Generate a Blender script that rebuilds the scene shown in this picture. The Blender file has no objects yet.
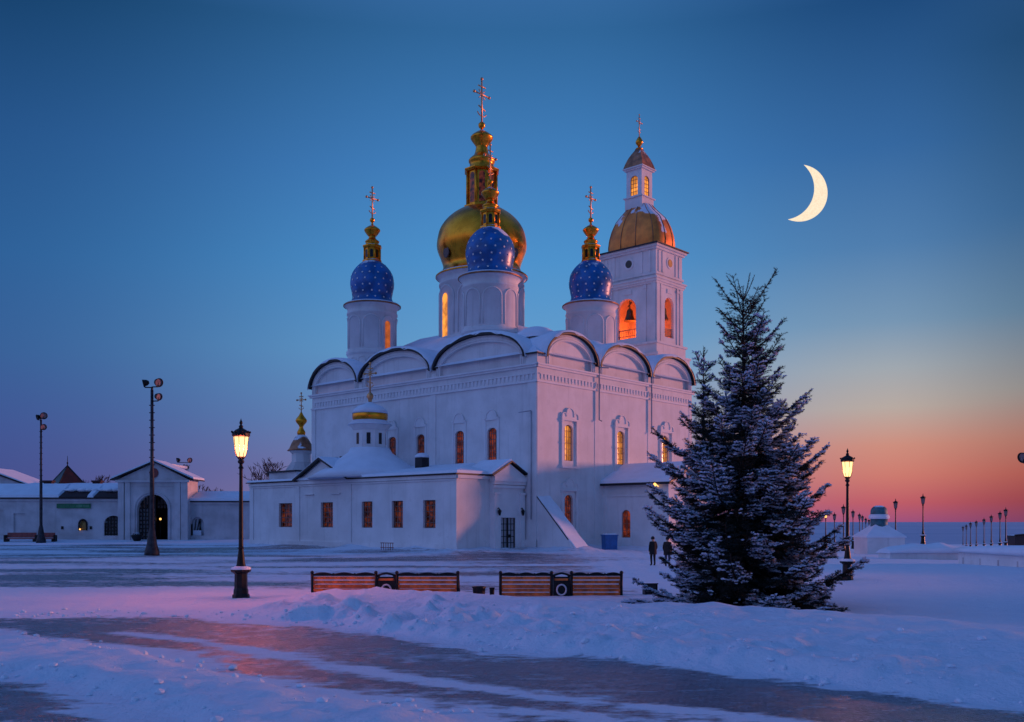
import bpy, bmesh, math, random
import numpy as np
from mathutils import Vector, Matrix
random.seed(11); np.random.seed(11)
SC = bpy.context.scene
COL = SC.collection
PI = math.pi
R = math.radians
# camera calibration used only to turn measured picture positions into real world positions
F, CX, HY, H = 962.0, 512.0, 521.5, 2.8
def wx(px, Y): return (px - CX) / F * Y
def wz(py, Y): return H + (HY - py) / F * Y
def gp(px, py, z=0.0):
    Y = (H - z) * F / (py - HY)
    return (wx(px, Y), Y)

# ------------------------------------------------------------------ materials
def nt(m):
    m.use_nodes = True
    n = m.node_tree
    n.nodes.clear()
    return n
def node(t, typ, **kw):
    n = t.nodes.new(typ)
    for k, v in kw.items():
        if k.startswith('i_'):
            n.inputs[int(k[2:])].default_value = v
        else:
            setattr(n, k, v)
    return n
def noise(t, vec, scale, detail=4, rough=.55):
    n = node(t, 'ShaderNodeTexNoise')
    n.inputs['Scale'].default_value = scale
    n.inputs['Detail'].default_value = detail
    n.inputs['Roughness'].default_value = rough
    if vec is not None: t.links.new(vec, n.inputs['Vector'])
    return n.outputs['Fac']
def mathn(t, op, a, b=None, c=None):
    n = node(t, 'ShaderNodeMath', operation=op)
    for i, v in enumerate((a, b, c)):
        if v is None: continue
        if isinstance(v, (int, float)): n.inputs[i].default_value = v
        else: t.links.new(v, n.inputs[i])
    return n.outputs[0]
def smooth(t, v, lo, hi, a=0., b=1.):
    n = node(t, 'ShaderNodeMapRange', interpolation_type='SMOOTHSTEP')
    n.inputs[1].default_value = lo; n.inputs[2].default_value = hi
    n.inputs[3].default_value = a; n.inputs[4].default_value = b
    t.links.new(v, n.inputs[0])
    return n.outputs[0]
def mixc(t, fac, a, b, mode='MIX'):
    n = node(t, 'ShaderNodeMix', data_type='RGBA', blend_type=mode)
    if isinstance(fac, (int, float)): n.inputs[0].default_value = fac
    else: t.links.new(fac, n.inputs[0])
    for i, v in ((6, a), (7, b)):
        if isinstance(v, (tuple, list)): n.inputs[i].default_value = (*v[:3], 1)
        else: t.links.new(v, n.inputs[i])
    return n.outputs[2]
def bumpn(t, h, strength, dist=.05):
    n = node(t, 'ShaderNodeBump')
    n.inputs['Strength'].default_value = strength
    n.inputs['Distance'].default_value = dist
    t.links.new(h, n.inputs['Height'])
    return n.outputs[0]
SNOWC = (.74, .80, .90)
def mat(name, col, rough=.8, metal=0., var=.15, vscale=1.5, bump=0., bscale=12., snow=None, spec=.5, emit=None, estr=0., dark=None, elow=.4):
    m = bpy.data.materials.new(name)
    t = nt(m)
    out = node(t, 'ShaderNodeOutputMaterial')
    p = node(t, 'ShaderNodeBsdfPrincipled')
    t.links.new(p.outputs[0], out.inputs[0])
    co = node(t, 'ShaderNodeTexCoord').outputs['Object']
    n1 = noise(t, co, vscale, 5)
    d = dark or tuple(c * (1 - 2 * var) for c in col)
    b = tuple(min(1, c * (1 + var)) for c in col)
    c = mixc(t, smooth(t, n1, .3, .7), d, b)
    ro = smooth(t, n1, .2, .8, max(0.02, rough - .08), min(1, rough + .08))
    me = None
    if snow is not None:            # wind-blown snow lying on faces that look up
        g = node(t, 'ShaderNodeNewGeometry')
        sx = node(t, 'ShaderNodeSeparateXYZ')
        t.links.new(g.outputs['Normal'], sx.inputs[0])
        n2 = noise(t, co, snow[1], 5)
        s = mathn(t, 'ADD', sx.outputs[2], mathn(t, 'MULTIPLY', mathn(t, 'SUBTRACT', n2, .5), snow[2]))
        s = smooth(t, s, snow[0] - .05, snow[0] + .05)
        c = mixc(t, s, c, SNOWC)
        mm = node(t, 'ShaderNodeMix', data_type='FLOAT')
        t.links.new(s, mm.inputs[0]); mm.inputs[2].default_value = metal; mm.inputs[3].default_value = 0
        me = mm.outputs[0]
        rr = node(t, 'ShaderNodeMix', data_type='FLOAT')
        t.links.new(s, rr.inputs[0]); t.links.new(ro, rr.inputs[2]); rr.inputs[3].default_value = .8
        ro = rr.outputs[0]
    t.links.new(c, p.inputs['Base Color'])
    t.links.new(ro, p.inputs['Roughness'])
    if me is not None: t.links.new(me, p.inputs['Metallic'])
    else: p.inputs['Metallic'].default_value = metal
    p.inputs['Specular IOR Level'].default_value = spec
    if bump:
        nb = noise(t, co, bscale, 6)
        t.links.new(bumpn(t, nb, bump), p.inputs['Normal'])
    if emit is not None:
        ne = noise(t, co, vscale * 1.6, 4)
        e = mixc(t, smooth(t, ne, .38, .66), tuple(k * elow for k in emit), emit)
        t.links.new(e, p.inputs['Emission Color'])
        p.inputs['Emission Strength'].default_value = estr
    return m

def worn(name, col, k):
    """lime wash with rain streaks, patches and a rough trowelled surface"""
    m = mat(name, col, .88, var=k, vscale=.45, bump=.22, bscale=2.2)
    t = m.node_tree; p = [n for n in t.nodes if n.type == 'BSDF_PRINCIPLED'][0]
    base = p.inputs['Base Color'].links[0].from_socket
    co = node(t, 'ShaderNodeTexCoord').outputs['Object']
    mp = node(t, 'ShaderNodeMapping'); t.links.new(co, mp.inputs[0]); mp.inputs['Scale'].default_value = (1.6, 1.6, .10)
    st = smooth(t, noise(t, mp.outputs[0], 1.1, 6, .65), .50, .78, 0, .44)
    pa = smooth(t, noise(t, co, .9, 8, .7), .56, .68, 0, .24)
    c = mixc(t, st, base, tuple(v * .62 for v in col)); c = mixc(t, pa, c, tuple(v * .55 for v in col))
    t.links.new(c, p.inputs['Base Color'])
    return m
M = {}
M['plaster'] = worn('plaster', (.75, .74, .75), .06)
M['plaster_old'] = worn('plaster_old', (.58, .55, .57), .12)
M['trim'] = mat('trim', (.77, .76, .78), .8, var=.04, vscale=.8, bump=.05)
M['snow'] = mat('snow', SNOWC, .75, var=.03, vscale=.7, bump=.5, bscale=2.2, spec=.3)
M['gold'] = mat('gold', (1., .33, .026), .28, 1, var=.14, vscale=.9, bump=.10, bscale=1.2)
M['gold_leaf'] = mat('gold_leaf', (1., .33, .026), .32, 1, var=.18, vscale=2.5, bump=.25, bscale=3.5, snow=(.86, 1.6, .35))
M['cross_gold'] = mat('cross_gold', (.75, .38, .18), .45, 1, var=.15, vscale=3)
M['copper'] = mat('copper_sheet', (1., .27, .05), .5, .45, var=.2, vscale=.6, bump=.15, bscale=1.5, snow=(.56, .42, 1.9))
M['copper_small'] = mat('weathered_copper', (.40, .17, .09), .5, .6, var=.25, vscale=1.1, snow=(.62, 1.3, .8))
M['blue'] = mat('blue_dome_paint', (.003, .125, .42), .36, 0, var=.22, vscale=.8, bump=.1, bscale=2, snow=(.80, .55, 1.1))
M['star'] = mat('gilt_star', (.92, .86, .80), .45, .0, var=.05)
M['dark_edge'] = mat('dark_roof_metal', (.020, .022, .03), .5, .4, var=.2)
M['roof_red'] = mat('red_roof_sheet', (.035, .010, .012), .7, .1, var=.3, vscale=1.2)
M['roof_green'] = mat('green_roof_sheet', (.03, .09, .10), .6, .2, var=.3, vscale=.8, snow=(.9, .8, .6))
M['iron'] = mat('black_iron', (.012, .012, .014), .45, .5, var=.3, vscale=6, bump=.1, bscale=25)
M['steel'] = mat('grey_steel', (.04, .042, .055), .5, .6, var=.3, vscale=3)
M['pipe'] = mat('painted_pipe', (.36, .36, .42), .6, 0, var=.1)
M['frame'] = mat('window_bars', (.16, .09, .08), .6, 0, var=.2)
M['frame_light'] = mat('window_mullions', (.30, .14, .09), .6, 0, var=.2)
M['pane_dark'] = mat('pane_dark', (.03, .008, .008), .15, 0, var=.3, vscale=1.2, emit=(.30, .055, .018), estr=.34, elow=.06)
M['pane_red'] = mat('pane_red', (.05, .012, .01), .2, 0, var=.3, vscale=1.2, emit=(.42, .06, .02), estr=.5, elow=.18)
M['pane_warm'] = mat('pane_warm', (.05, .02, .01), .2, 0, var=.3, vscale=.55, emit=(1., .34, .05), estr=1.05)
M['pane_ember'] = mat('pane_ember', (.05, .02, .01), .3, 0, var=.3, vscale=.5, emit=(.85, .17, .03), estr=.7)
M['pane_glow'] = mat('pane_glow', (.05, .02, .01), .3, 0, var=.3, vscale=.5, emit=(1., .33, .04), estr=1.4)
M['pane_black'] = mat('pane_black', (.006, .006, .010), .12, 0, var=.2)
M['lamp_glass_off'] = mat('lamp_glass_dull', (.28, .19, .19), .25, 0, var=.15, vscale=4)
M['bench_wood'] = mat('bench_wood', (.78, .17, .03), .42, 0, var=.25, vscale=3, bump=.2, bscale=9)
M['bench_iron'] = M['iron']
M['white_ring'] = mat('painted_ring', (.6, .6, .65), .5, var=.05)
M['bark'] = mat('spruce_bark', (.045, .030, .022), .9, var=.3, vscale=5, bump=.5, bscale=14)
M['needles'] = mat('spruce_needles', (.014, .024, .022), .75, var=.3, vscale=1.1, spec=.25)
M['needle_snow'] = mat('needle_snow', (.72, .80, .93), .8, var=.05, vscale=3, spec=.2)
M['twig'] = mat('bare_twigs', (.035, .022, .026), .9, var=.2, vscale=.6)
M['blue_tub'] = mat('blue_plastic', (.02, .14, .42), .4, var=.1, vscale=2, snow=(.8, 2, .4))
M['box_dark'] = mat('dark_box_paint', (.02, .018, .024), .6, var=.2, vscale=3, snow=(.9, 2, .3))
M['coat'] = mat('black_coat', (.012, .011, .015), .9, var=.3, vscale=4, bump=.3)
M['coat_brown'] = mat('brown_coat', (.022, .014, .014), .9, var=.3, vscale=4, bump=.3)
M['trousers'] = mat('dark_trousers', (.014, .014, .02), .9, var=.2)
M['jeans'] = mat('blue_jeans', (.03, .06, .12), .9, var=.2, vscale=5)
M['skin'] = mat('skin', (.45, .25, .18), .6, var=.06)
M['hat'] = mat('wool_hat', (.02, .018, .022), .95, var=.2, vscale=8)
M['teal'] = mat('teal_roof_sheet', (.05, .16, .20), .6, .1, var=.2, snow=(.80, 1.2, .5))
M['sign_green'] = mat('green_sign', (.01, .17, .07), .5, var=.15, vscale=3)
M['sign_letter'] = mat('sign_letters', (.08, .26, .14), .5, var=.1)
M['icon_gold'] = mat('icon_brass', (.28, .18, .05), .5, .3, var=.3, vscale=3)
M['red_bench'] = mat('red_seat_paint', (.30, .055, .05), .6, var=.2, vscale=2, snow=(.85, 2, .5))
M['bell'] = mat('bronze_bell', (.10, .06, .03), .45, .7, var=.2)
M['belfry_in'] = mat('belfry_plaster', (.70, .55, .45), .9, var=.08)
M['white_panel'] = mat('white_panel', (.65, .68, .74), .7, var=.05)

def glow_glass(name, col, strength, through):
    m = bpy.data.materials.new(name); t = nt(m)
    out = node(t, 'ShaderNodeOutputMaterial')
    e = node(t, 'ShaderNodeEmission'); e.inputs[0].default_value = (*col, 1); e.inputs[1].default_value = strength
    tr = node(t, 'ShaderNodeBsdfTransparent')
    mx = node(t, 'ShaderNodeMixShader'); mx.inputs[0].default_value = through
    t.links.new(e.outputs[0], mx.inputs[1]); t.links.new(tr.outputs[0], mx.inputs[2])
    t.links.new(mx.outputs[0], out.inputs[0])
    return m
M['lamp_glass_on'] = glow_glass('lamp_glass_lit', (1., .60, .25), 2.3, .35)
M['lamp_small_on'] = glow_glass('lamp_glass_lit_far', (1., .50, .14), 2.2, .2)
M['moon'] = None
def moon_mat():
    m = bpy.data.materials.new('moonlight'); t = nt(m)
    out = node(t, 'ShaderNodeOutputMaterial'); e = node(t, 'ShaderNodeEmission')
    co = node(t, 'ShaderNodeTexCoord').outputs['Object']
    n = noise(t, co, .03, 4)
    c = mixc(t, smooth(t, n, .3, .7), (1., .76, .54), (1., .90, .66))
    t.links.new(c, e.inputs[0]); e.inputs[1].default_value = 1.0
    t.links.new(e.outputs[0], out.inputs[0])
    return m
M['moon'] = moon_mat()

# ------------------------------------------------------------------ mesh builder
class MB:
    def __init__(s): s.v = []; s.f = []; s.m = []; s.sm = []
    def face(s, pts, mi=0, smooth=False):
        i = len(s.v); s.v += [tuple(p) for p in pts]
        s.f.append(tuple(range(i, i + len(pts)))); s.m.append(mi); s.sm.append(smooth)
    def mesh(s, vs, fs, mi=0, smooth=False):
        i = len(s.v); s.v += [tuple(p) for p in vs]
        for f in fs:
            s.f.append(tuple(i + k for k in f)); s.m.append(mi); s.sm.append(smooth)
    def hexa(s, b, t, mi=0):        # 4 bottom + 4 top corners
        s.mesh(list(b) + list(t), [(3, 2, 1, 0), (4, 5, 6, 7), (0, 1, 5, 4), (1, 2, 6, 5), (2, 3, 7, 6), (3, 0, 4, 7)], mi)
    def box(s, x0, x1, y0, y1, z0, z1, mi=0):
        s.hexa([(x0, y0, z0), (x1, y0, z0), (x1, y1, z0), (x0, y1, z0)], [(x0, y0, z1), (x1, y0, z1), (x1, y1, z1), (x0, y1, z1)], mi)
    def obox(s, P, u0, u1, v0, v1, n0, n1, mi=0):    # box in a wall frame
        q = lambda u, v, n: P(u, v, n)
        s.hexa([q(u0, v0, n0), q(u1, v0, n0), q(u1, v0, n1), q(u0, v0, n1)], [q(u0, v1, n0), q(u1, v1, n0), q(u1, v1, n1), q(u0, v1, n1)], mi)
    def lathe(s, prof, seg=24, c=(0, 0), ph=0., mi=0, smooth=True, cap=True, sx=1., sy=1.):
        vs, fs = [], []
        n = len(prof)
        for r, z in prof:
            for k in range(seg):
                a = ph + 2 * PI * k / seg
                vs.append((c[0] + sx * r * math.cos(a), c[1] + sy * r * math.sin(a), z))
        for i in range(n - 1):
            for k in range(seg):
                k2 = (k + 1) % seg
                fs.append((i * seg + k, i * seg + k2, (i + 1) * seg + k2, (i + 1) * seg + k))
        s.mesh(vs, fs, mi, smooth)
        if cap:
            for i, rev in ((0, True), (n - 1, False)):
                if prof[i][0] > 1e-4:
                    p = vs[i * seg:(i + 1) * seg]
                    s.face(p[::-1] if rev else p, mi, False)
    def tube(s, pts, r, seg=6, mi=0, smooth=True):
        pts = [Vector(p) for p in pts]
        n = len(pts)
        rs = r if isinstance(r, (list, tuple)) else [r] * n
        vs, fs = [], []
        up = None
        for i, p in enumerate(pts):
            d = (pts[min(i + 1, n - 1)] - pts[max(i - 1, 0)]).normalized()
            if up is None:
                a = Vector((0, 0, 1)) if abs(d.z) < .9 else Vector((1, 0, 0))
            else: a = up
            x = d.cross(a)
            if x.length < 1e-5: x = d.cross(Vector((1, .3, 0)))
            x.normalize(); y = x.cross(d).normalized(); up = y
            for k in range(seg):
                an = 2 * PI * (k + .5) / seg
                vs.append(p + (x * math.cos(an) + y * math.sin(an)) * rs[i])
        for i in range(n - 1):
            for k in range(seg):
                k2 = (k + 1) % seg
                fs.append((i * seg + k, i * seg + k2, (i + 1) * seg + k2, (i + 1) * seg + k))
        s.mesh(vs, fs, mi, smooth)
        s.face(vs[:seg][::-1], mi); s.face(vs[-seg:], mi)
    def prism(s, poly, off, mi=0):
        o = Vector(off); a = [Vector(p) for p in poly]; b = [p + o for p in a]
        s.face(a[::-1], mi); s.face(b, mi)
        n = len(a)
        for i in range(n):
            j = (i + 1) % n
            s.face([a[i], a[j], b[j], b[i]], mi)
    def ball(s, c, r, seg=10, mi=0, sz=1.):
        k = 6
        s.lathe([(max(1e-4, r * math.sin(PI * i / k)), c[2] - r * sz * math.cos(PI * i / k)) for i in range(k + 1)], seg, (c[0], c[1]), 0, mi, True, False)
    def build(s, name, mats, parent=None, fix=True):
        me = bpy.data.meshes.new(name)
        me.from_pydata(s.v, [], s.f)
        for m in (mats if isinstance(mats, (list, tuple)) else [mats]): me.materials.append(m)
        me.polygons.foreach_set('material_index', s.m)
        me.polygons.foreach_set('use_smooth', s.sm)
        bm = bmesh.new(); bm.from_mesh(me)
        bmesh.ops.remove_doubles(bm, verts=bm.verts, dist=1e-5)
        if fix: bmesh.ops.recalc_face_normals(bm, faces=bm.faces)
        bm.to_mesh(me); bm.free()
        o = bpy.data.objects.new(name, me); COL.objects.link(o)
        if parent is not None: o.parent = parent
        return o

def tag(o, label=None, cat=None, group=None, kind=None):
    if label: o['label'] = label
    if cat: o['category'] = cat
    if group: o['group'] = group
    if kind: o['kind'] = kind
    return o
def thing(name, label, cat, loc=(0, 0, 0), rz=0., group=None):
    o = bpy.data.objects.new(name, None); COL.objects.link(o)
    o.empty_display_size = .3
    o.location = loc; o.rotation_euler = (0, 0, rz)
    return tag(o, label, cat, group)
def copy_tree(o, parent=None):
    c = o.copy(); COL.objects.link(c)
    if parent is not None: c.parent = parent
    for ch in list(o.children): copy_tree(ch, c)
    return c
def catmull(p, n=5):
    out = []
    q = [p[0]] + list(p) + [p[-1]]
    for i in range(1, len(q) - 2):
        for k in range(n):
            t = k / n
            out.append(tuple(.5 * (2 * q[i][j] + (q[i + 1][j] - q[i - 1][j]) * t + (2 * q[i - 1][j] - 5 * q[i][j] + 4 * q[i + 1][j] - q[i + 2][j]) * t * t + (-q[i - 1][j] + 3 * q[i][j] - 3 * q[i + 1][j] + q[i + 2][j]) * t ** 3) for j in (0, 1)))
    out.append(tuple(p[-1]))
    return [(max(r, .001), z) for r, z in out]

def frame_fn(O, U, V, N):
    O, U, V, N = map(Vector, (O, U, V, N))
    return lambda u, v, n=0.: O + U * u + V * v + N * n

def arc(u0, u1, vs, vt, n=12):      # from u0 to u1 over the top
    uc, a = (u0 + u1) / 2, (u1 - u0) / 2
    return [(uc - a * math.cos(PI * k / n), vs + (vt - vs) * math.sin(PI * k / n)) for k in range(n + 1)]
def outline(op):
    u0, u1, v0, v1, rise = op[:5]
    if rise: return [(u0, v0)] + arc(u0, u1, v1 - rise, v1) + [(u1, v0)]
    return [(u0, v0), (u0, v1), (u1, v1), (u1, v0)]
def wall(mb, P, W0, W1, V0, V1, ops=(), depth=.35, mi=0):
    us = sorted({W0, W1, *[o[0] for o in ops], *[o[1] for o in ops]})
    vs = sorted({V0, V1, *[o[2] for o in ops], *[o[3] for o in ops]})
    for i in range(len(us) - 1):
        for j in range(len(vs) - 1):
            uc, vc = (us[i] + us[i + 1]) / 2, (vs[j] + vs[j + 1]) / 2
            if any(o[0] < uc < o[1] and o[2] < vc < o[3] for o in ops): continue
            mb.face([P(us[i], vs[j]), P(us[i + 1], vs[j]), P(us[i + 1], vs[j + 1]), P(us[i], vs[j + 1])], mi)
    for o in ops:
        u0, u1, v0, v1, rise = o[:5]
        ol = outline(o)
        if rise:
            a = arc(u0, u1, v1 - rise, v1)
            h = len(a) // 2
            for k in range(h): mb.face([P(u0, v1), P(*a[k]), P(*a[k + 1])], mi)
            for k in range(h, len(a) - 1): mb.face([P(u1, v1), P(*a[k]), P(*a[k + 1])], mi)
        for k in range(len(ol)):
            p, q = ol[k], ol[(k + 1) % len(ol)]
            mb.face([P(*p), P(*q), P(*q, -depth), P(*p, -depth)], mi)

def window(parent, P, op, pane, nx=3, ny=5, depth=.3, bar=.05, fm='frame_light', crest=None, sur=None):
    """a barred window: frame (part), pane and moulded surround (sub-parts)"""
    u0, u1, v0, v1, rise = op[:5]
    fb = MB(); ol = outline(op)
    d0, d1 = -depth * .72, -depth * .72 + .05
    e = bar
    for k in range(1, nx):
        u = u0 + (u1 - u0) * k / nx
        top = v1
        if rise:
            x = (u - (u0 + u1) / 2) / ((u1 - u0) / 2)
            top = v1 - rise + rise * math.sqrt(max(0, 1 - x * x))
        fb.obox(P, u - e / 2, u + e / 2, v0, top, d0, d1)
    for k in range(1, ny):
        v = v0 + (v1 - v0) * k / ny
        w = 0
        if rise and v > v1 - rise:
            x = (v - (v1 - rise)) / rise
            w = (u1 - u0) / 2 * (1 - math.sqrt(max(0, 1 - x * x)))
        fb.obox(P, u0 + w, u1 - w, v - e / 2, v + e / 2, d0 + .003, d1 + .012)
    c = len(ol)                   # rim
    for k in range(c):
        p, q = Vector(ol[k]), Vector(ol[(k + 1) % c])
        m = Vector(((u0 + u1) / 2, (v0 + v1) / 2))
        pi, qi = p + (m - p).normalized() * e * 1.5, q + (m - q).normalized() * e * 1.5
        fb.face([P(*p, d1 + .02), P(*q, d1 + .02), P(*qi, d1 + .02), P(*pi, d1 + .02)])
        fb.face([P(*pi, d1 + .02), P(*qi, d1 + .02), P(*qi, d0), P(*pi, d0)])
    f = fb.build('window', M[fm], parent)
    pb = MB(); pb.face([P(*p, -depth) for p in ol])
    pb.build('pane', M[pane], f)
    if sur:
        sb = MB(); g = sur; wd = .24
        sb.obox(P, u0 - g - wd, u0 - g, v0 - .5, v1 + .25, .0, .18)
        sb.obox(P, u1 + g, u1 + g + wd, v0 - .5, v1 + .25, .0, .18)
        for uu in (u0 - g - wd / 2, u1 + g + wd / 2):
            for vv in (v0 - .55, (v0 + v1) / 2 - .1, v1 + .2):
                sb.obox(P, uu - wd / 2 - .06, uu + wd / 2 + .06, vv, vv + .16, .0, .24)
        sb.obox(P, u0 - g - wd - .1, u1 + g + wd + .1, v0 - .75, v0 - .55, .0, .32)
        sb.obox(P, u0 - g - wd - .1, u1 + g + wd + .1, v1 + .36, v1 + .52, .0, .3)
        uc = (u0 + u1) / 2; hw = (u1 - u0) / 2 + g + wd
        # lobed crest above the lintel
        a = [(uc - hw, v1 + .52)] + arc(uc - hw, uc - hw * .45, v1 + .75, v1 + 1.12, 6) + arc(uc - hw * .45, uc + hw * .45, v1 + 1.05, v1 + 1.6, 8) + arc(uc + hw * .45, uc + hw, v1 + .75, v1 + 1.12, 6) + [(uc + hw, v1 + .52)]
        sb.prism([P(*p, 0) for p in a], P(0, 0, .16) - P(0, 0, 0))
        for p, q in zip(a[:-1], a[1:]):
            p3, q3 = P(*p, .2), P(*q, .2)
            if (q3 - p3).length > .02: sb.tube([p3, q3], .06, 4, smooth=False)
        sb.build('surround', M['trim'], f)
    elif crest:
        sb = MB(); uc = (u0 + u1) / 2; hw = crest
        a = [(uc - hw, v1 + .75), (uc - hw, v1 + .95)] + arc(uc - hw * .72, uc + hw * .72, v1 + .95, v1 + 1.75, 10) + [(uc + hw, v1 + .95), (uc + hw, v1 + .75)]
        sb.prism([P(*p, 0) for p in a], P(0, 0, .1) - P(0, 0, 0))
        for p, q in zip(a[1:-2], a[2:-1]):
            p3, q3 = P(*p, .12), P(*q, .12)
            if (q3 - p3).length > .02: sb.tube([p3, q3], .07, 4, smooth=False)
        for s in (-1, 1): sb.obox(P, uc + s * (hw - .12) - .1, uc + s * (hw - .12) + .1, v0 - .2, v1 + .75, 0, .07)
        sb.build('surround', M['trim'], f)
    return f

def ortho_cross(mb, c, z0, z1, w, ax, r=.07, mi=0):
    """eastern cross with knobbed ends; ax = unit vector of its arms"""
    ax = Vector(ax); hgt = z1 - z0
    b = Vector((c[0], c[1], 0))
    q = lambda u, z: b + ax * u + Vector((0, 0, z))
    mb.tube([q(0, z0), q(0, z1)], [r * 1.2, r], 6)
    zc = z0 + hgt * .66
    mb.tube([q(-w / 2, zc), q(w / 2, zc)], r, 6)
    mb.tube([q(-w * .24, z0 + hgt * .83), q(w * .24, z0 + hgt * .83)], r * .9, 6)
    mb.tube([q(-w * .22, z0 + hgt * .40), q(w * .22, z0 + hgt * .33)], r * .9, 6)
    for u, z in ((-w / 2, zc), (w / 2, zc), (0, z1)): mb.ball(q(u, z), r * 2.0, 8)
    for s in (-1, 1):
        for k in (-1, 1):
            mb.tube([q(s * w * .06, zc + k * w * .06), q(s * w * .2, zc + k * w * .2)], r * .6, 4)
    pts = [q(w * .3 * math.sin(t), z0 + hgt * .28 - w * .22 * math.cos(t) + .05) for t in np.linspace(-1.3, 1.3, 9)]
    mb.tube(pts, r * .7, 4)

# ------------------------------------------------------------------ camera, light, sky
cam_d = bpy.data.cameras.new('camera'); cam = bpy.data.objects.new('camera', cam_d); COL.objects.link(cam)
cam.location = (0, 0, H); cam.rotation_euler = (R(90), 0, 0)
cam_d.sensor_width = 36; cam_d.lens = F / 1024 * 36; cam_d.shift_y = (HY - 361) / 1024
cam_d.clip_end = 120000; cam_d.clip_start = .1
SC.camera = cam

SUN_AZ = Vector((.95, .31, 0)).normalized()
SUN_EL = R(2.7)
sd = bpy.data.lights.new('afterglow_sun', 'SUN'); so = bpy.data.objects.new('afterglow_sun', sd); COL.objects.link(so)
sv = SUN_AZ * math.cos(SUN_EL) + Vector((0, 0, math.sin(SUN_EL)))
so.rotation_euler = sv.to_track_quat('Z', 'Y').to_euler()
sd.energy = 2.7; sd.angle = R(7); sd.color = (1., .33, .22)

w = bpy.data.worlds.new('World'); SC.world = w; w.use_nodes = True
t = w.node_tree; t.nodes.clear()
wo = node(t, 'ShaderNodeOutputWorld')
tc = node(t, 'ShaderNodeTexCoord').outputs['Generated']
nrm = node(t, 'ShaderNodeVectorMath', operation='NORMALIZE'); t.links.new(tc, nrm.inputs[0])
sx = node(t, 'ShaderNodeSeparateXYZ'); t.links.new(nrm.outputs[0], sx.inputs[0])
elev = mathn(t, 'MULTIPLY', mathn(t, 'ARCSINE', mathn(t, 'MAXIMUM', sx.outputs[2], 0.)), 2 / PI)   # 0 horizon .. 1 zenith
hl = mathn(t, 'SQRT', mathn(t, 'ADD', mathn(t, 'MULTIPLY', sx.outputs[0], sx.outputs[0]), mathn(t, 'MULTIPLY', sx.outputs[1], sx.outputs[1])))
dt = mathn(t, 'DIVIDE', mathn(t, 'ADD', mathn(t, 'MULTIPLY', sx.outputs[0], SUN_AZ.x), mathn(t, 'MULTIPLY', sx.outputs[1], SUN_AZ.y)), mathn(t, 'MAXIMUM', hl, .001))
def s2l(c): return tuple(((v / 255) / 12.92 if v / 255 <= .04045 else ((v / 255 + .055) / 1.055) ** 2.4) for v in c)
def ramp(stops):
    n = node(t, 'ShaderNodeValToRGB'); t.links.new(elev, n.inputs[0])
    cr = n.color_ramp; cr.interpolation = 'B_SPLINE' if False else 'EASE'
    cr.interpolation = 'LINEAR'
    while len(cr.elements) < len(stops): cr.elements.new(.5)
    for e, (p, c) in zip(cr.elements, stops):
        e.position = p / 90; e.color = (*s2l(c), 1)
    return n.outputs[0]
away = ramp([(0, (66, 76, 136)), (2.5, (68, 80, 142)), (5, (64, 86, 148)), (9, (56, 96, 152)), (14, (46, 96, 152)), (20, (38, 84, 138)), (27, (20, 62, 104)), (36, (60, 100, 170)), (60, (46, 84, 156)), (90, (38, 76, 146))])
mid = ramp([(0, (150, 128, 168)), (3, (124, 122, 170)), (6, (106, 138, 188)), (10, (100, 156, 204)), (15, (78, 146, 204)), (20, (66, 128, 190)), (27, (48, 102, 154)), (36, (70, 112, 176)), (60, (46, 84, 156)), (90, (38, 76, 146))])
glow = ramp([(0, (158, 82, 124)), (1.0, (190, 92, 104)), (2.6, (206, 124, 112)), (4.2, (206, 142, 126)), (6.3, (184, 170, 162)), (8.5, (160, 168, 176)), (11, (118, 150, 180)), (15, (80, 126, 174)), (20, (54, 104, 160)), (27, (30, 74, 124)), (40, (66, 108, 172)), (60, (46, 84, 156)), (90, (38, 76, 146))])
back = ramp([(0, (102, 118, 180)), (4, (130, 132, 190)), (10, (156, 160, 218)), (20, (134, 166, 232)), (35, (110, 154, 232)), (60, (82, 126, 206)), (90, (38, 76, 146))])  # unseen sky behind, like the stops overhead, brightened to light walls and snow
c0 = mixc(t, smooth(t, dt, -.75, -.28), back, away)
c1 = mixc(t, smooth(t, dt, -.22, .30), c0, mid)
ember = ramp([(0, (120, 62, 96)), (1.2, (146, 64, 72)), (2.6, (168, 86, 78)), (4.5, (168, 114, 102)), (7, (140, 136, 134)), (11, (92, 122, 148)), (16, (56, 98, 142)), (24, (32, 72, 112)), (40, (66, 108, 172)), (90, (38, 76, 146))])
c2 = mixc(t, smooth(t, dt, .36, .65), c1, glow)
c2 = mixc(t, smooth(t, dt, .63, .755), c2, ember)
nish = node(t, 'ShaderNodeTexSky', sky_type='NISHITA', sun_disc=False)
nish.sun_elevation = SUN_EL; nish.sun_rotation = math.atan2(SUN_AZ.x, SUN_AZ.y)
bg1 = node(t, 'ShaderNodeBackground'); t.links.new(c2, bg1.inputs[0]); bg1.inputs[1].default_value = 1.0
bg2 = node(t, 'ShaderNodeBackground'); t.links.new(nish.outputs[0], bg2.inputs[0]); bg2.inputs[1].default_value = .0
ad = node(t, 'ShaderNodeAddShader'); t.links.new(bg1.outputs[0], ad.inputs[0]); t.links.new(bg2.outputs[0], ad.inputs[1])
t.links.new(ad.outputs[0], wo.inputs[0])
SC.view_settings.view_transform = 'Standard'; SC.view_settings.look = 'None'
SC.view_settings.exposure = 0; SC.view_settings.gamma = 1
SC.render.engine = 'CYCLES'
SC.cycles.max_bounces = 6; SC.cycles.use_denoising = True
SC.cycles.caustics_reflective = False; SC.cycles.caustics_refractive = False
SC.cycles.sample_clamp_indirect = 4

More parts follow.
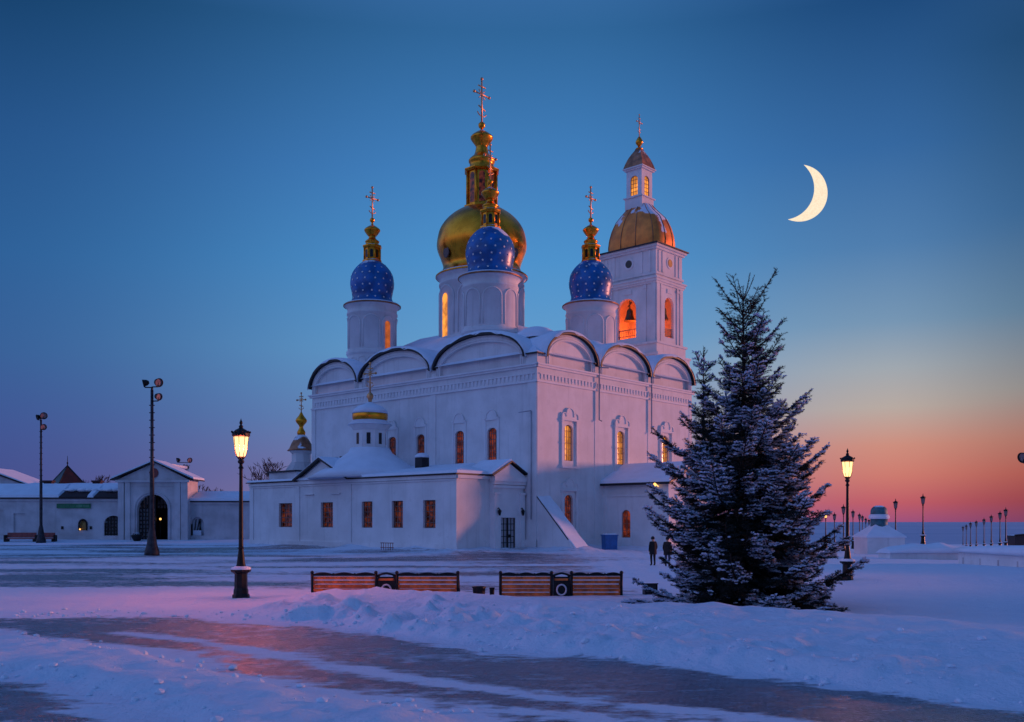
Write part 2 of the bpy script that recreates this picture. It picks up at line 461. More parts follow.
# ------------------------------------------------------------------ ground
ROT = math.atan2(.742, .671)
CC = Vector((2.34, 90, 0))
UX, UY = np.array((.671, .742)), np.array((-.742, .671))     # church axes in the world
def vn(x, y, seed=0):
    xi, yi = np.floor(x), np.floor(y)
    fx, fy = x - xi, y - yi
    fx, fy = fx * fx * (3 - 2 * fx), fy * fy * (3 - 2 * fy)
    xi = xi.astype(np.int64); yi = yi.astype(np.int64)
    def h(a, b):
        n = (a * 374761393 + b * 668265263 + seed * 974634777) & 0xFFFFFFFF
        n = ((n ^ (n >> 13)) * 1274126177) & 0xFFFFFFFF
        return ((n ^ (n >> 16)) & 0xFFFF) / 65535.0
    return (h(xi, yi) * (1 - fx) + h(xi + 1, yi) * fx) * (1 - fy) + (h(xi, yi + 1) * (1 - fx) + h(xi + 1, yi + 1) * fx) * fy
def fbm(x, y, s, seed=0, o=4):
    a, t, n = 1., 0., 0.
    for k in range(o):
        t = t + a * vn(x / s + 17.3 * k, y / s - 9.1 * k, seed + k); n += a
        a *= .5; s *= .48
    return t / n - .5
def ss(x, a, b):
    q = np.clip((x - a) / (b - a), 0, 1); return q * q * (3 - 2 * q)
def sdl(x, y, pts):
    """signed distance to an open polyline; positive on the left of its direction; also arc length"""
    best = np.full(x.shape, 1e9); sg = np.zeros(x.shape); al = np.zeros(x.shape); L = 0
    for (ax, ay), (bx, by) in zip(pts[:-1], pts[1:]):
        dx, dy = bx - ax, by - ay; l = math.hypot(dx, dy)
        q = np.clip(((x - ax) * dx + (y - ay) * dy) / (l * l), 0, 1)
        d = np.hypot(x - ax - q * dx, y - ay - q * dy)
        c = dx * (y - ay) - dy * (x - ax)
        k = d < best
        best = np.where(k, d, best); sg = np.where(k, np.sign(c), sg); al = np.where(k, L + q * l, al); L += l
    return best * sg, al
def rect_d(x, y, x0, x1, y0, y1):
    return np.hypot(np.maximum(np.maximum(x0 - x, x - x1), 0), np.maximum(np.maximum(y0 - y, y - y1), 0))
PATH_UP = [(-60, 27)] + [gp(*p) for p in ((0, 617), (100, 616), (190, 617), (325, 625), (375, 634), (450, 642), (512, 650), (587, 657), (712, 671), (812, 682), (912, 695), (1024, 706))] + [(13, 11), (24, 4), (40, -6)]
PATH_LO = [(-60, 24)] + [gp(*p) for p in ((0, 632), (70, 642), (145, 652), (235, 676), (310, 693), (400, 706), (470, 722))] + [(-.2, 11.5), (1.5, 8), (5, 2), (9, -6)]
NEAR_UP = [(-60, 22)] + [gp(*p) for p in ((0, 676), (60, 684), (110, 698), (180, 722))] + [(-3.9, 11), (-3, 8), (-1, 2), (2, -4)]
TRACK = [gp(*p) for p in ((120, 633), (180, 639), (250, 650), (330, 664), (420, 680), (512, 692), (640, 706), (760, 718))] + [(6, 11)]
TRACK2 = [gp(*p) for p in ((300, 690), (420, 702), (560, 715), (660, 722))] + [(4, 11)]
def terrain(x, y):
    x = np.asarray(x, float); y = np.asarray(y, float)
    s = ss(x, 22, 42)
    z = -.0175 * np.maximum(y - 52, 0) * s
    far = y + .25 * x
    edge = ss(far, 340, 420)
    z = np.maximum(z, -6.5)
    z = z * (1 - edge) - 30 * edge
    z = np.where(y < -60, z * 0, z)
    return z
def ground_z(x, y):
    x = np.asarray(x, float); y = np.asarray(y, float)
    z = terrain(x, y)
    near = 1 - ss(np.hypot(x, y), 120, 260)
    du, al = sdl(x, y, PATH_UP)        # positive behind the path
    dl, _ = sdl(x, y, PATH_LO)
    dn, _ = sdl(x, y, NEAR_UP)
    lump = fbm(x, y, 2.6, 3)
    # the ploughed bank behind the path
    ext = ss(x, -9.2, -5.2) * (1 - ss(x, 22, 40) * .6)
    rag = du + fbm(x, y, 1.6, 8) * .9
    prof = ss(rag, 0., 1.0) * .26 + ss(rag, .8, 6.6) * (.14 + .17 * ss(x, 0, 6))
    prof = prof * (1 - ss(rag, 6.9, 9.6) * .93)
    bank = prof * ext * (1 + lump * .55)
    chunk = (np.maximum(fbm(x, y, .8, 21, 4), 0) ** 1.15 * 1.2 + np.maximum(fbm(x, y, .3, 26, 3), 0) * .16) * ss(rag, .1, .8) * (1 - ss(rag, 3.2, 5.5) * .62) * (1 - ss(rag, 6.2, 8.0) * .8) * ext * (1 - ss(x, -2, 6) * .5)
    low = (1 - ext) * ss(rag, 0, 1.5) * .10 * (1 - ss(rag, 5, 9) * .6)
    z = z + (bank + chunk + low) * near
    # ridge of snow between the two cleared strips
    rid = ss(-dl + fbm(x, y, 1.2, 5) * .5, 0, .7) * ss(dn + fbm(x, y, 1.4, 6) * .6, 0, .8)
    z = z + rid * (.16 + lump * .16 + fbm(x, y, .6, 9, 3) * .12 + np.maximum(fbm(x, y, .35, 12, 2), 0) * .10) * near
    # snow left lying around the plaza
    plaza = ss(du, 8, 13)
    drift = fbm(x * .45, y, 7, 31) * .16
    z = z + drift * plaza * near + fbm(x, y, .5, 40, 3) * .05 * near * np.where((du < 0) & (dl > 0), .4, 1)
    # snow heaped against the walls
    lx = (x - CC.x) * UX[0] + (y - CC.y) * UX[1]
    ly = (x - CC.x) * UY[0] + (y - CC.y) * UY[1]
    d = np.minimum(rect_d(lx, ly, 0, 27.2, 0, 35), rect_d(lx, ly, -8.5, 0, 2, 34.7))
    d = np.minimum(d, rect_d(lx, ly, 10.3, 17.5, -8, 0)); d = np.minimum(d, rect_d(lx, ly, 0, 1.9, -4, 0))
    z = z + (np.exp(-d / 1.1) * .35 + np.exp(-d / 3.5) * .12) * (1 + fbm(x, y, 2.5, 55) * 1.6)
    z = z + np.exp(-np.maximum(128.6 - y, 0) / 1.6) * .35 * ((x < -28) & (y < 131))
    # drifts beyond the right-hand lamp
    z = z + .22 * ss(x, 12, 18) * ss(y - .12 * x, 40.2, 41.2) * (1 - ss(y, 50, 75)) * near
    return z
def axis(lo, hi, step, lo_end, hi_end, g=1.055):
    a = list(np.arange(lo, hi, step)); s = step; v = a[-1]; up = []
    while v < hi_end: s *= g; v += s; up.append(v)
    s = step; v = lo; dn = []
    while v > lo_end: s *= g; v -= s; dn.append(v)
    return np.array(dn[::-1] + a + up)
gx = axis(-13.5, 12.5, .12, -45000, 45000); gy = axis(10, 34, .12, -3000, 60000)
GX, GY = np.meshgrid(gx, gy)
GZ = ground_z(GX, GY)
du, al = sdl(GX, GY, PATH_UP); dl, _ = sdl(GX, GY, PATH_LO); dn, _ = sdl(GX, GY, NEAR_UP)
trk, ta = sdl(GX, GY, TRACK); trk2, _ = sdl(GX, GY, TRACK2)
pav = np.full(GX.shape, .06)
jit = fbm(GX, GY, 2.4, 60) * 1.7 + fbm(GX, GY, .6, 64) * .5
onp = ss(-du + jit, -.5, .9) * ss(dl + jit, -.6, 1.0)
pav = np.maximum(pav, onp * .86)
pav = pav - np.exp(-(trk / .38) ** 2) * .62 * (onp > .3) * (.75 + fbm(GX, GY, 2, 61))
pav = pav - np.exp(-(trk2 / .5) ** 2) * .5 * (onp > .3) * (.8 + fbm(GX, GY, 1.5, 65) * 1.2)
pav = pav + onp * fbm(GX, GY, 1.8, 66) * .35
near_p = ss(-dn + jit, -.7, 1.0)
pav = np.maximum(pav, near_p * (.80 + fbm(GX, GY, 1.3, 62) * .6))
pl = ss(du, 9, 14) * (1 - ss(GY, 112, 126)) * (1 - ss(GX, 2, 9) * (1 - ss(GY, 62, 72) * .6)) * (1 - ss(GX, 18, 24))
pav = np.maximum(pav, pl * (.56 + fbm(GX * .28, GY, 3.2, 63) * 1.5))
nv = GX.size; ny_, nx_ = GX.shape
me = bpy.data.meshes.new('snowy_ground')
co = np.empty((nv, 3), np.float32); co[:, 0] = GX.ravel(); co[:, 1] = GY.ravel(); co[:, 2] = GZ.ravel()
ii = (np.arange(ny_ - 1)[:, None] * nx_ + np.arange(nx_ - 1)[None, :]).ravel()
q = np.stack([ii, ii + 1, ii + nx_ + 1, ii + nx_], 1).astype(np.int32)
me.vertices.add(nv); me.vertices.foreach_set('co', co.ravel())
me.loops.add(q.size); me.loops.foreach_set('vertex_index', q.ravel())
me.polygons.add(len(q)); me.polygons.foreach_set('loop_start', np.arange(0, q.size, 4, dtype=np.int32))
me.polygons.foreach_set('use_smooth', np.ones(len(q), bool))
me.update(); me.validate()
at_ = me.attributes.new('paving', 'FLOAT', 'POINT'); at_.data.foreach_set('value', pav.ravel().astype(np.float32))
fo_ = me.attributes.new('far_tint', 'FLOAT', 'POINT'); fo_.data.foreach_set('value', ss(GY + .25 * GX, 360, 520).ravel().astype(np.float32))
ground = bpy.data.objects.new('ground', me); COL.objects.link(ground); tag(ground, kind='structure')
def ground_mat():
    m = bpy.data.materials.new('snow_over_paving'); t = nt(m)
    out = node(t, 'ShaderNodeOutputMaterial'); p = node(t, 'ShaderNodeBsdfPrincipled'); t.links.new(p.outputs[0], out.inputs[0])
    co = node(t, 'ShaderNodeTexCoord').outputs['Object']
    a = node(t, 'ShaderNodeAttribute', attribute_name='paving').outputs['Fac']
    mp = node(t, 'ShaderNodeMapping'); t.links.new(co, mp.inputs[0])
    mp.inputs['Rotation'].default_value = (0, 0, R(30)); mp.inputs['Scale'].default_value = (.9, 1.9, 1)
    st = noise(t, mp.outputs[0], 1.6, 6, .65)
    fi = noise(t, co, 5., 6, .7)
    bigm = node(t, 'ShaderNodeMapping'); t.links.new(co, bigm.inputs[0]); bigm.inputs['Scale'].default_value = (.22, 1.0, 1)
    bg = noise(t, bigm.outputs[0], .42, 7, .68)
    v = mathn(t, 'ADD', a, mathn(t, 'MULTIPLY', mathn(t, 'SUBTRACT', st, .5), 1.5))
    v = mathn(t, 'ADD', v, mathn(t, 'MULTIPLY', mathn(t, 'SUBTRACT', fi, .5), .45))
    v = mathn(t, 'ADD', v, mathn(t, 'MULTIPLY', mathn(t, 'SUBTRACT', bg, .5), 1.1))
    f = smooth(t, v, .42, .80)
    br = node(t, 'ShaderNodeTexBrick'); bm_ = node(t, 'ShaderNodeMapping'); t.links.new(co, bm_.inputs[0]); bm_.inputs['Rotation'].default_value = (0, 0, R(-31))
    t.links.new(bm_.outputs[0], br.inputs[0])
    br.inputs['Color1'].default_value = (.085, .046, .075, 1); br.inputs['Color2'].default_value = (.052, .032, .055, 1); br.inputs['Mortar'].default_value = (.30, .30, .36, 1)
    br.inputs['Scale'].default_value = 3.2; br.inputs['Mortar Size'].default_value = .012; br.inputs['Bias'].default_value = 0
    mp3 = node(t, 'ShaderNodeMapping'); t.links.new(co, mp3.inputs[0])
    mp3.inputs['Rotation'].default_value = (0, 0, R(31)); mp3.inputs['Scale'].default_value = (1.3, 2.2, 1)
    fk = noise(t, mp3.outputs[0], 4.6, 9, .78)
    fr = smooth(t, fk, .49, .68, .0, .58)          # frost on the stones
    pc = mixc(t, fr, br.outputs[0], (.50, .57, .74))
    sn = mixc(t, noise(t, co, .8, 5), (.66, .73, .86), (.76, .82, .92))
    fa = node(t, 'ShaderNodeAttribute', attribute_name='far_tint').outputs['Fac']
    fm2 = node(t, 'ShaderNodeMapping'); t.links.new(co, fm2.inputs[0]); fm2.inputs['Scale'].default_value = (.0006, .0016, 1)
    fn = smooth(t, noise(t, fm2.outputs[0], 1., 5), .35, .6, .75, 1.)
    sn = mixc(t, mathn(t, 'MULTIPLY', fa, fn), sn, (.27, .42, .58))  # far plain: forest and river ice, with dusk haze put into the tint
    c = mixc(t, f, sn, pc)
    t.links.new(c, p.inputs['Base Color'])
    ro = smooth(t, f, 0, 1, .72, .27)
    t.links.new(ro, p.inputs['Roughness'])
    t.links.new(smooth(t, f, 0, 1, .25, .85), p.inputs['Specular IOR Level'])
    cl = noise(t, co, 1.4, 7, .62)
    h = mathn(t, 'ADD', mathn(t, 'MULTIPLY', fi, .45), cl)
    h = mathn(t, 'SUBTRACT', h, mathn(t, 'MULTIPLY', f, .25))
    t.links.new(bumpn(t, h, .75, .2), p.inputs['Normal'])
    return m
me.materials.append(ground_mat())
def gz(x, y): return float(ground_z(np.array([x]), np.array([y]))[0])

# broken crumbs and clods of ploughed snow along the cleared strips
rc = np.random.RandomState(12)
cxs = rc.uniform(-15, 12, 26000); cys = rc.uniform(11, 31, 26000)
d1, _ = sdl(cxs, cys, PATH_UP); d2, _ = sdl(cxs, cys, PATH_LO); d3, _ = sdl(cxs, cys, NEAR_UP)
pr_ = np.exp(-((d1 - .5) / .55) ** 2) * .5 + .16 * ((d1 > .6) & (d1 < 6) & (cxs > -8)) * (fbm(cxs, cys, 1.5, 71) > .06) + np.exp(-((d2 + .3) / .5) ** 2) * .28 + np.exp(-((d3 - .3) / .5) ** 2) * .28
kp = rc.rand(len(cxs)) < pr_ * .42
cxs, cys = cxs[kp], cys[kp]; czs = ground_z(cxs, cys)
cl_ = MB(); g_ = (1 + 5 ** .5) / 2
ICO = [Vector(v).normalized() for v in ((-1, g_, 0), (1, g_, 0), (-1, -g_, 0), (1, -g_, 0), (0, -1, g_), (0, 1, g_), (0, -1, -g_), (0, 1, -g_), (g_, 0, -1), (g_, 0, 1), (-g_, 0, -1), (-g_, 0, 1))]
ICF = ((0, 11, 5), (0, 5, 1), (0, 1, 7), (0, 7, 10), (0, 10, 11), (1, 5, 9), (5, 11, 4), (11, 10, 2), (10, 7, 6), (7, 1, 8), (3, 9, 4), (3, 4, 2), (3, 2, 6), (3, 6, 8), (3, 8, 9), (4, 9, 5), (2, 4, 11), (6, 2, 10), (8, 6, 7), (9, 8, 1))
for x, y, z in zip(cxs, cys, czs):
    r = .018 + .075 * rc.rand() ** 3.2
    sc_ = rc.uniform(.7, 1.3, 3)
    cl_.mesh([(x + v.x * r * sc_[0] * rc.uniform(.8, 1.2), y + v.y * r * sc_[1] * rc.uniform(.8, 1.2), z + r * .25 + v.z * r * .75 * sc_[2] * rc.uniform(.8, 1.2)) for v in ICO], ICF)
clo = cl_.build('snow_clods', M['snow'], None, False); tag(clo, kind='stuff')
print('clods', len(cxs))

# ------------------------------------------------------------------ cathedral
BX, BY, ZC = 27.2, 34.9, 17.6
cath = thing('cathedral', 'large white cathedral with starry blue side domes around a big gold onion dome', 'church', CC, ROT)
PL = frame_fn((0, 0, 0), (0, 1, 0), (0, 0, 1), (-1, 0, 0))       # long left wall: u runs away along it
PR = frame_fn((0, 0, 0), (1, 0, 0), (0, 0, 1), (0, -1, 0))       # sunset side wall
wm = MB()
opL = [(u - .62, u + .62, 8.6, 11.95, .4) for u in (5.8, 10.3, 16.1, 20.6)]
opR = [(u - .68, u + .68, 8.7, 12.2, .5) for u in (4.75, 13.4, 21.8)] + [(4.75 - .64, 4.75 + .64, 2.0, 5.4, .5), (21.8 - .64, 21.8 + .64, 2.0, 5.4, .5)]
wall(wm, PL, 0, BY, -1, ZC, opL, .45)
wall(wm, PR, 0, BX, -1, ZC, opR, .45)
wm.face([(BX, 0, -1), (BX, BY, -1), (BX, BY, ZC), (BX, 0, ZC)]); wm.face([(0, BY, -1), (BX, BY, -1), (BX, BY, ZC), (0, BY, ZC)])
# pilaster strips
for P, xs in ((PL, ((.0, 1.1), (13.7, 14.5), (25.7, 26.4), (34.2, BY))), (PR, ((.0, 1.0), (8.85, 9.65), (18.25, 18.95), (26.6, BX)))):
    for a, b in xs: wm.obox(P, a, b, -1, 15.9, -.02, .10 if P is PL else .045)
for P, L in ((PL, BY), (PR, BX)):
    wm.obox(P, 0, L, -1, 1.1, -.02, .22)
wm.build('wall', M['plaster'], cath)
for i, o in enumerate(opL): window(cath, PL, o, ('pane_red', 'pane_red', 'pane_dark', 'pane_dark')[i], 4, 6, .4, .06, 'frame', crest=1.0)
for i, o in enumerate(opR): window(cath, PR, o, 'pane_warm' if i < 3 else 'pane_red', 4, 6, .4, .05, 'frame_light', sur=.33)
cm = MB()
for P, L, s in ((PL, BY, 0), (PR, BX, .0)):
    cm.obox(P, -.32, L + .3, ZC - .30, ZC - .10, -.02, .20 + s)
    cm.obox(P, -.45, L + .4, ZC - .10, ZC + .06, -.02, .34 + s)
    cm.obox(P, -.16, L + .1, 15.9, 16.08, -.02, .17)
cm.build('cornice', M['trim'], cath)
for P, L in ((PL, BY), (PR, BX)):
    fm_ = MB(); u = .5
    while u < L - .4:
        fm_.obox(P, u, u + .26, 16.36, 16.68, 0, .075); fm_.obox(P, u + .02, u + .24, 16.2, 16.36, 0, .05); u += .52
    fm_.obox(P, .3, L - .3, 16.682, 16.77, -.01, .11); fm_.build('frieze', M['trim'], cath)

def gable(P, u0, u1, top=21.0, deep=9.):
    vs = 18.45; base = ZC + .05
    o = [(u0, base)] + arc(u0, u1, vs, top - .0, 24) + [(u1, base)]
    k = .62
    i_ = [(u0 + k, base)] + arc(u0 + k, u1 - k, vs, top - k, 24) + [(u1 - k, base)]
    g = MB()
    for a in range(len(o) - 1):
        g.face([P(*o[a], .05), P(*o[a + 1], .05), P(*i_[a + 1], .05), P(*i_[a], .05)])
        g.face([P(*i_[a], .05), P(*i_[a + 1], .05), P(*i_[a + 1], -.32), P(*i_[a], -.32)])
        g.face([P(*o[a], .05), P(*o[a + 1], .05), P(*o[a + 1], -1.), P(*o[a], -1.)])
    g.face([P(*p, -.32) for p in i_])
    for kk in (.18, .42):          # fine mouldings on the ring
        a = arc(u0 + kk, u1 - kk, vs, top - kk, 24)
        g.tube([P(u0 + kk, base, .06)] + [P(*p, .06) for p in a] + [P(u1 - kk, base, .06)], .05, 4)
    go = g.build('gable', M['plaster'], cath)
    e = MB()
    def off(d): return arc(u0 - d, u1 + d, vs - .08, top + d, 28)
    a0, a1 = off(.04), off(.21)
    for a in range(len(a0) - 1):
        for n0 in (.42,): e.face([P(*a0[a], n0), P(*a0[a + 1], n0), P(*a1[a + 1], n0), P(*a1[a], n0)])
        e.face([P(*a0[a], .42), P(*a0[a + 1], .42), P(*a0[a + 1], -.6), P(*a0[a], -.6)])
        e.face([P(*a1[a], .42), P(*a1[a + 1], .42), P(*a1[a + 1], -.4), P(*a1[a], -.4)])
    e.build('roof_edge', M['dark_edge'], go)
    s = MB(); a2 = off(.36); rr = random.Random(int(u0 * 10))
    rows = [.455, .30, -.5, -2, -4, -deep]
    lift = [-.03, .10, .17, .2, .2, .2]; ph_ = rr.uniform(0, 6)
    vsx = []
    for ni, n in enumerate(rows):
        vsx.append([P(u, v + lift[ni] * (max(0, (v - vs)) / (top - vs)) ** .5 - (.07 + .13 * max(0, math.sin(u * 1.9 + ph_) + .6 * math.sin(u * 4.3 + ph_)) if ni == 0 else 0), n + (rr.uniform(-.02, .02) if ni < 2 else 0)) for u, v in a2])
    for i in range(len(rows) - 1):
        for a in range(len(a2) - 1): s.face([vsx[i][a], vsx[i][a + 1], vsx[i + 1][a + 1], vsx[i + 1][a]], 0, True)
    s.build('snow_cover', M['snow'], go)
for u0, u1 in ((1.5, 13.7), (14.5, 25.7), (26.4, BY)): gable(PL, u0, u1, 21.1)
for u0, u1 in ((1.2, 8.9), (9.6, 18.3), (18.95, BX - .1)): gable(PR, u0, u1, 20.9)
for P, xs in ((PL, ((0, 1.45), (13.75, 14.45), (25.75, 26.35))), (PR, ((0, 1.15), (8.95, 9.55), (18.35, 18.9)))):
    for a, b in xs: pb = MB(); pb.obox(P, a + .01, b, ZC + .06, 18.55, -1.3, -.0 if a else .02); pb.build('parapet', M['plaster'], cath)
# roof: snow over a hipped core between the vaults
rf = MB()
def hip(mb, x0, x1, y0, y1, z0, x2, x3, y2, y3, z1, mi=0):
    a = [(x0, y0, z0), (x1, y0, z0), (x1, y1, z0), (x0, y1, z0)]; b = [(x2, y2, z1), (x3, y2, z1), (x3, y3, z1), (x2, y3, z1)]
    mb.face(b, mi)
    for i in range(4): mb.face([a[i], a[(i + 1) % 4], b[(i + 1) % 4], b[i]], mi)
hip(rf, -.25, BX + .25, -.25, BY + .25, 18.68, 6, 21, 6.5, 29, 22.7)
hip(rf, 6, 21, 6.5, 29, 22.68, 9.5, 16, 12.5, 26.5, 24.6)
rfo = rf.build('roof', M['snow'], cath)
for q in ((-.32, 1.5, -.32, 1.2), (-.3, .4, 13.4, 14.8), (-.3, .4, 25.4, 26.7), (8.6, 9.9, -.3, .4), (18., 19.3, -.3, .4)):
    re_ = MB(); re_.box(*q, 18.55, 18.66); re_.build('eave', M['dark_edge'], rfo)
dm = MB()
rr = random.Random(4)
for (x, y, s) in ((7.2, 6.5, 2.6), (3.4, 3.2, 1.6), (14, 5.5, 2.2), (6, 16, 2), (20, 6.5, 2.), (5, 24, 2)):
    dm.lathe([(.001 + s * math.sin(a), 20.75 + s * .75 * math.cos(a)) for a in np.linspace(1.6, 0, 6)], 14, (x, y), 0, 0, True, False, 1, 1.5)
dm.build('snow_drift', M['snow'], rfo)
for u, z0, z1 in ((9.25, 13.0, 18.4), (18.6, 12.4, 18.4)):
    d = MB(); d.tube([PR(u, z1, .3), PR(u, z0, .3), PR(u + .12, z0 - .12, .55)], .075, 6); d.tube([PR(u, 18.3, .2), PR(u + .5, 18.2, 1.1)], .06, 6)
    d.build('downpipe', M['pipe'], cath)
d = MB(); d.tube([PL(.55, 13.2, .22), PL(.55, 3, .22)], .05, 6); d.tube([PL(.55, 13.2, .22), PL(1.6, 13.05, .8)], .045, 6); d.build('downpipe', M['pipe'], cath)

def view_phase(px_off, r_px):
    """local angle of the drum normal seen px_off from the drum axis"""
    s = max(-1, min(1, px_off / r_px)); th = math.asin(s)
    return (-PI / 2 + th) - ROT
def drum(cx, cy, r, z0, zc, onion, n_arch, om, blue, ph=0., win=(), big=False):
    m = MB()
    m.lathe([(r, z0), (r, zc - 1.2), (r + .10, zc - 1.15), (r + .10, zc - .95), (r + .02, zc - .9), (r + .02, zc - .4), (r + .18, zc - .3), (r + .32, zc - .12), (r + .42, zc - .1)], 48, (cx, cy), 0, 0, True, False)
    m.lathe([(r + .12, z0 + 2.6), (r + .14, z0 + 2.75), (r + .12, z0 + 2.9)], 48, (cx, cy), 0, 0, True, False)
    m.lathe([(r + .01, z0 + 2.4), (r + .16, z0 + 2.58), (r + .16, z0 + 2.9), (r, z0 + 3.0)], 48, (cx, cy), 0, 0, False, False)
    st = 2 * PI / n_arch
    vb, vt = z0 + 3.2, zc - 1.5
    for k in range(n_arch):
        a0, a1 = ph + (k - .42) * st, ph + (k + .42) * st
        hw = r * .42 * st
        pts = [(a0, vb)] + arc(a0, a1, vt - hw * .9, vt, 12) + [(a1, vb)]
        m.tube([(cx + (r + .03) * math.cos(a), cy + (r + .03) * math.sin(a), z) for a, z in pts], .085 if not big else .11, 4)
    for k in range(n_arch * 2):      # scalloped foot
        a0 = ph + k * st / 2
        pts = arc(a0 - st * .22, a0 + st * .22, z0 + 1.5, z0 + 2.1, 6)
        m.tube([(cx + (r + .02) * math.cos(a), cy + (r + .02) * math.sin(a), z) for a, z in pts], .06, 4)
    d = m.build('drum', M['plaster'], cath)
    e = MB()
    e.lathe([(r + .44, zc - .14), (r + .5, zc - .1), (r + .5, zc + .02), (r + .40, zc + .05)], 48, (cx, cy), 0, 0, True, False)
    e.lathe([(r + .0, zc - .02), (r + .45, zc + .01), (r + .44, zc + .06)], 48, (cx, cy), 0, 0, True, False)
    e.build('eave', M['gold'] if big else M['copper_small'], d)
    s_ = MB(); s_.lathe([(r + .40, zc + .06), (r + .30, zc + .18), (r - .1, zc + .26), (r - .8, zc + .34)], 48, (cx, cy), 0, 0, True, False)
    s_.build('snow_ring', M['snow'], d)
    on = MB(); pr = catmull(onion, 5)
    on.lathe(pr, 40, (cx, cy), 0, 0, True, True)
    if blue:
        zb, ztp = onion[1][1], onion[-1][1]
        rows = 7; sj = random.Random(int(cx * 31 + cy))
        for j in range(rows):
            z = zb + .35 + (ztp - zb - .7) * j / (rows - 1)
            rad = float(np.interp(z, [q[1] for q in pr], [q[0] for q in pr])); r2 = float(np.interp(z + .1, [q[1] for q in pr], [q[0] for q in pr]))
            n = max(6, int(2 * PI * rad / .95))
            for k in range(n):
                a = 2 * PI * (k + .5 * (j % 2) + sj.uniform(-.12, .12)) / n
                c, t_ = Vector((math.cos(a), math.sin(a), 0)), Vector((-math.sin(a), math.cos(a), 0))
                up = Vector((c.x * (r2 - rad), c.y * (r2 - rad), .1)).normalized(); nn = t_.cross(up)
                ctr = Vector((cx, cy, z)) + c * rad + nn * .05
                pts = []
                for i in range(10):
                    rr_ = .15 if i % 2 == 0 else .06
                    pts.append(ctr + t_ * rr_ * math.sin(2 * PI * i / 10) + up * rr_ * math.cos(2 * PI * i / 10))
                on.face(pts, 1)
    on.build('onion_dome', [M[om], M['star']], d)
    for ang in win:
        wv = MB(); c = Vector((math.cos(ang), math.sin(ang), 0)); t_ = Vector((-math.sin(ang), math.cos(ang), 0))
        P = frame_fn(Vector((cx, cy, 0)) + c * (r + .03), t_, (0, 0, 1), c)
        hw = .55 if big else .36
        o = (-hw, hw, vb - (.2 if not big else .5), vt - (.6 if not big else .9), hw)
        wv.face([P(*p, .0) for p in outline(o)])
        po = wv.build('drum_window', M['pane_glow'] if big else M['pane_ember'], d)
    return d
def turret_top(cx, cy, z0, r, zl, zn, zb0, zb1, rb, zx, cw, big=False):
    """gilded lantern, bulb finial and cross over an onion dome"""
    d = last
    l = MB()
    l.lathe([(r * 1.28, z0 - .1), (r * 1.28, z0 + .15), (r * 1.08, z0 + .25), (r, z0 + .3), (r, zl - .35), (r * 1.12, zl - .3), (r * 1.25, zl - .12), (r * 1.25, zl), (r * .8, zl + .15)], 8, (cx, cy), PI / 8, 0, False)
    for k in range(8):
        a = PI / 8 + k * PI / 4
        l.tube([(cx + r * 1.06 * math.cos(a), cy + r * 1.06 * math.sin(a), z0 + .2), (cx + r * 1.06 * math.cos(a), cy + r * 1.06 * math.sin(a), zl - .2)], r * .09, 6)
    lo = l.build('lantern', M['gold_leaf'], d)
    q = MB()
    for k in range(8):
        a = k * PI / 4; c = Vector((math.cos(a), math.sin(a), 0)); t_ = Vector((-math.sin(a), math.cos(a), 0))
        P = frame_fn(Vector((cx, cy, 0)) + c * (r * math.cos(PI / 8) + .012), t_, (0, 0, 1), c)
        hw = r * .20
        q.face([P(*p) for p in outline((-hw, hw, z0 + .45, zl - .5, hw))])
    q.build('lantern_opening', M['pane_black'] if not big else M['pane_dark'], d)
    f = MB()
    f.lathe(catmull([(r * .95, zl + .05), (r * .80, zl + (zn - zl) * .25), (r * .9, zl + (zn - zl) * .45), (r * .52, zl + (zn - zl) * .7), (r * .40, zn), (rb * .55, zb0), (rb * .98, zb0 + (zb1 - zb0) * .42), (rb * .96, zb0 + (zb1 - zb0) * .6), (rb * .5, zb0 + (zb1 - zb0) * .85), (.16, zb1), (.10, zb1 + .35)], 4), 20, (cx, cy))
    f.ball((cx, cy, zb1 + .55), .30 if not big else .42, 10)
    f.build('finial', M['gold_leaf'], d)
    x = MB(); ortho_cross(x, (cx, cy), zb1 + .6, zx, cw, (1, 0, 0), .075 if not big else .09)
    x.build('cross', M['cross_gold'], d)
SMALL = [(3.0, 28.0), (2.6, 28.3), (2.3, 28.85), (2.42, 29.7), (2.55, 30.5), (2.38, 31.6), (1.8, 32.5), (1.05, 33.15)]
for (x, y, wn) in ((4.2, 10, ()), (4.2, 29, (view_phase(.72, 1),)), (21.3, 10, ()), (21.3, 29, ())):
    last = drum(x, y, 2.85, 19.6, 27.95, SMALL, 8, 'blue', True, view_phase(.1, 1), wn)
    turret_top(x, y, 33.1, .92, 35.0, 36.2, 36.2, 37.5, .92, 41.9, 1.7)
last = drum(12.8, 19.5, 4.9, 21.0, 31.3, [(5.25, 31.4), (4.8, 31.75), (4.5, 32.4), (4.8, 33.4), (5.2, 34.5), (5.22, 35.5), (4.85, 36.9), (3.95, 38.1), (2.75, 39.0), (1.95, 39.35)], 8, 'gold', False, view_phase(-.84, 1), (view_phase(-.84, 1), view_phase(-.84, 1) + PI / 2, view_phase(-.84, 1) + PI), True)
turret_top(12.8, 19.5, 39.35, 1.72, 43.8, 46.5, 46.7, 48.6, 1.3, 54.6, 2.5, True)
# medallion openings on the gold dome
for off in (-.80, .78):
    a = view_phase(off, 1); c = Vector((math.cos(a), math.sin(a), 0)); t_ = Vector((-math.sin(a), math.cos(a), 0))
    P = frame_fn(Vector((12.8, 19.5, 33.5)) + c * 4.93, t_, (0, 0, 1), c)
    k = MB(); k.prism([P(.55 * math.cos(q), .65 * math.sin(q), -.05) for q in np.linspace(0, 2 * PI, 15)[:-1]], c * .12)
    k.build('medallion', M['frame'], last)
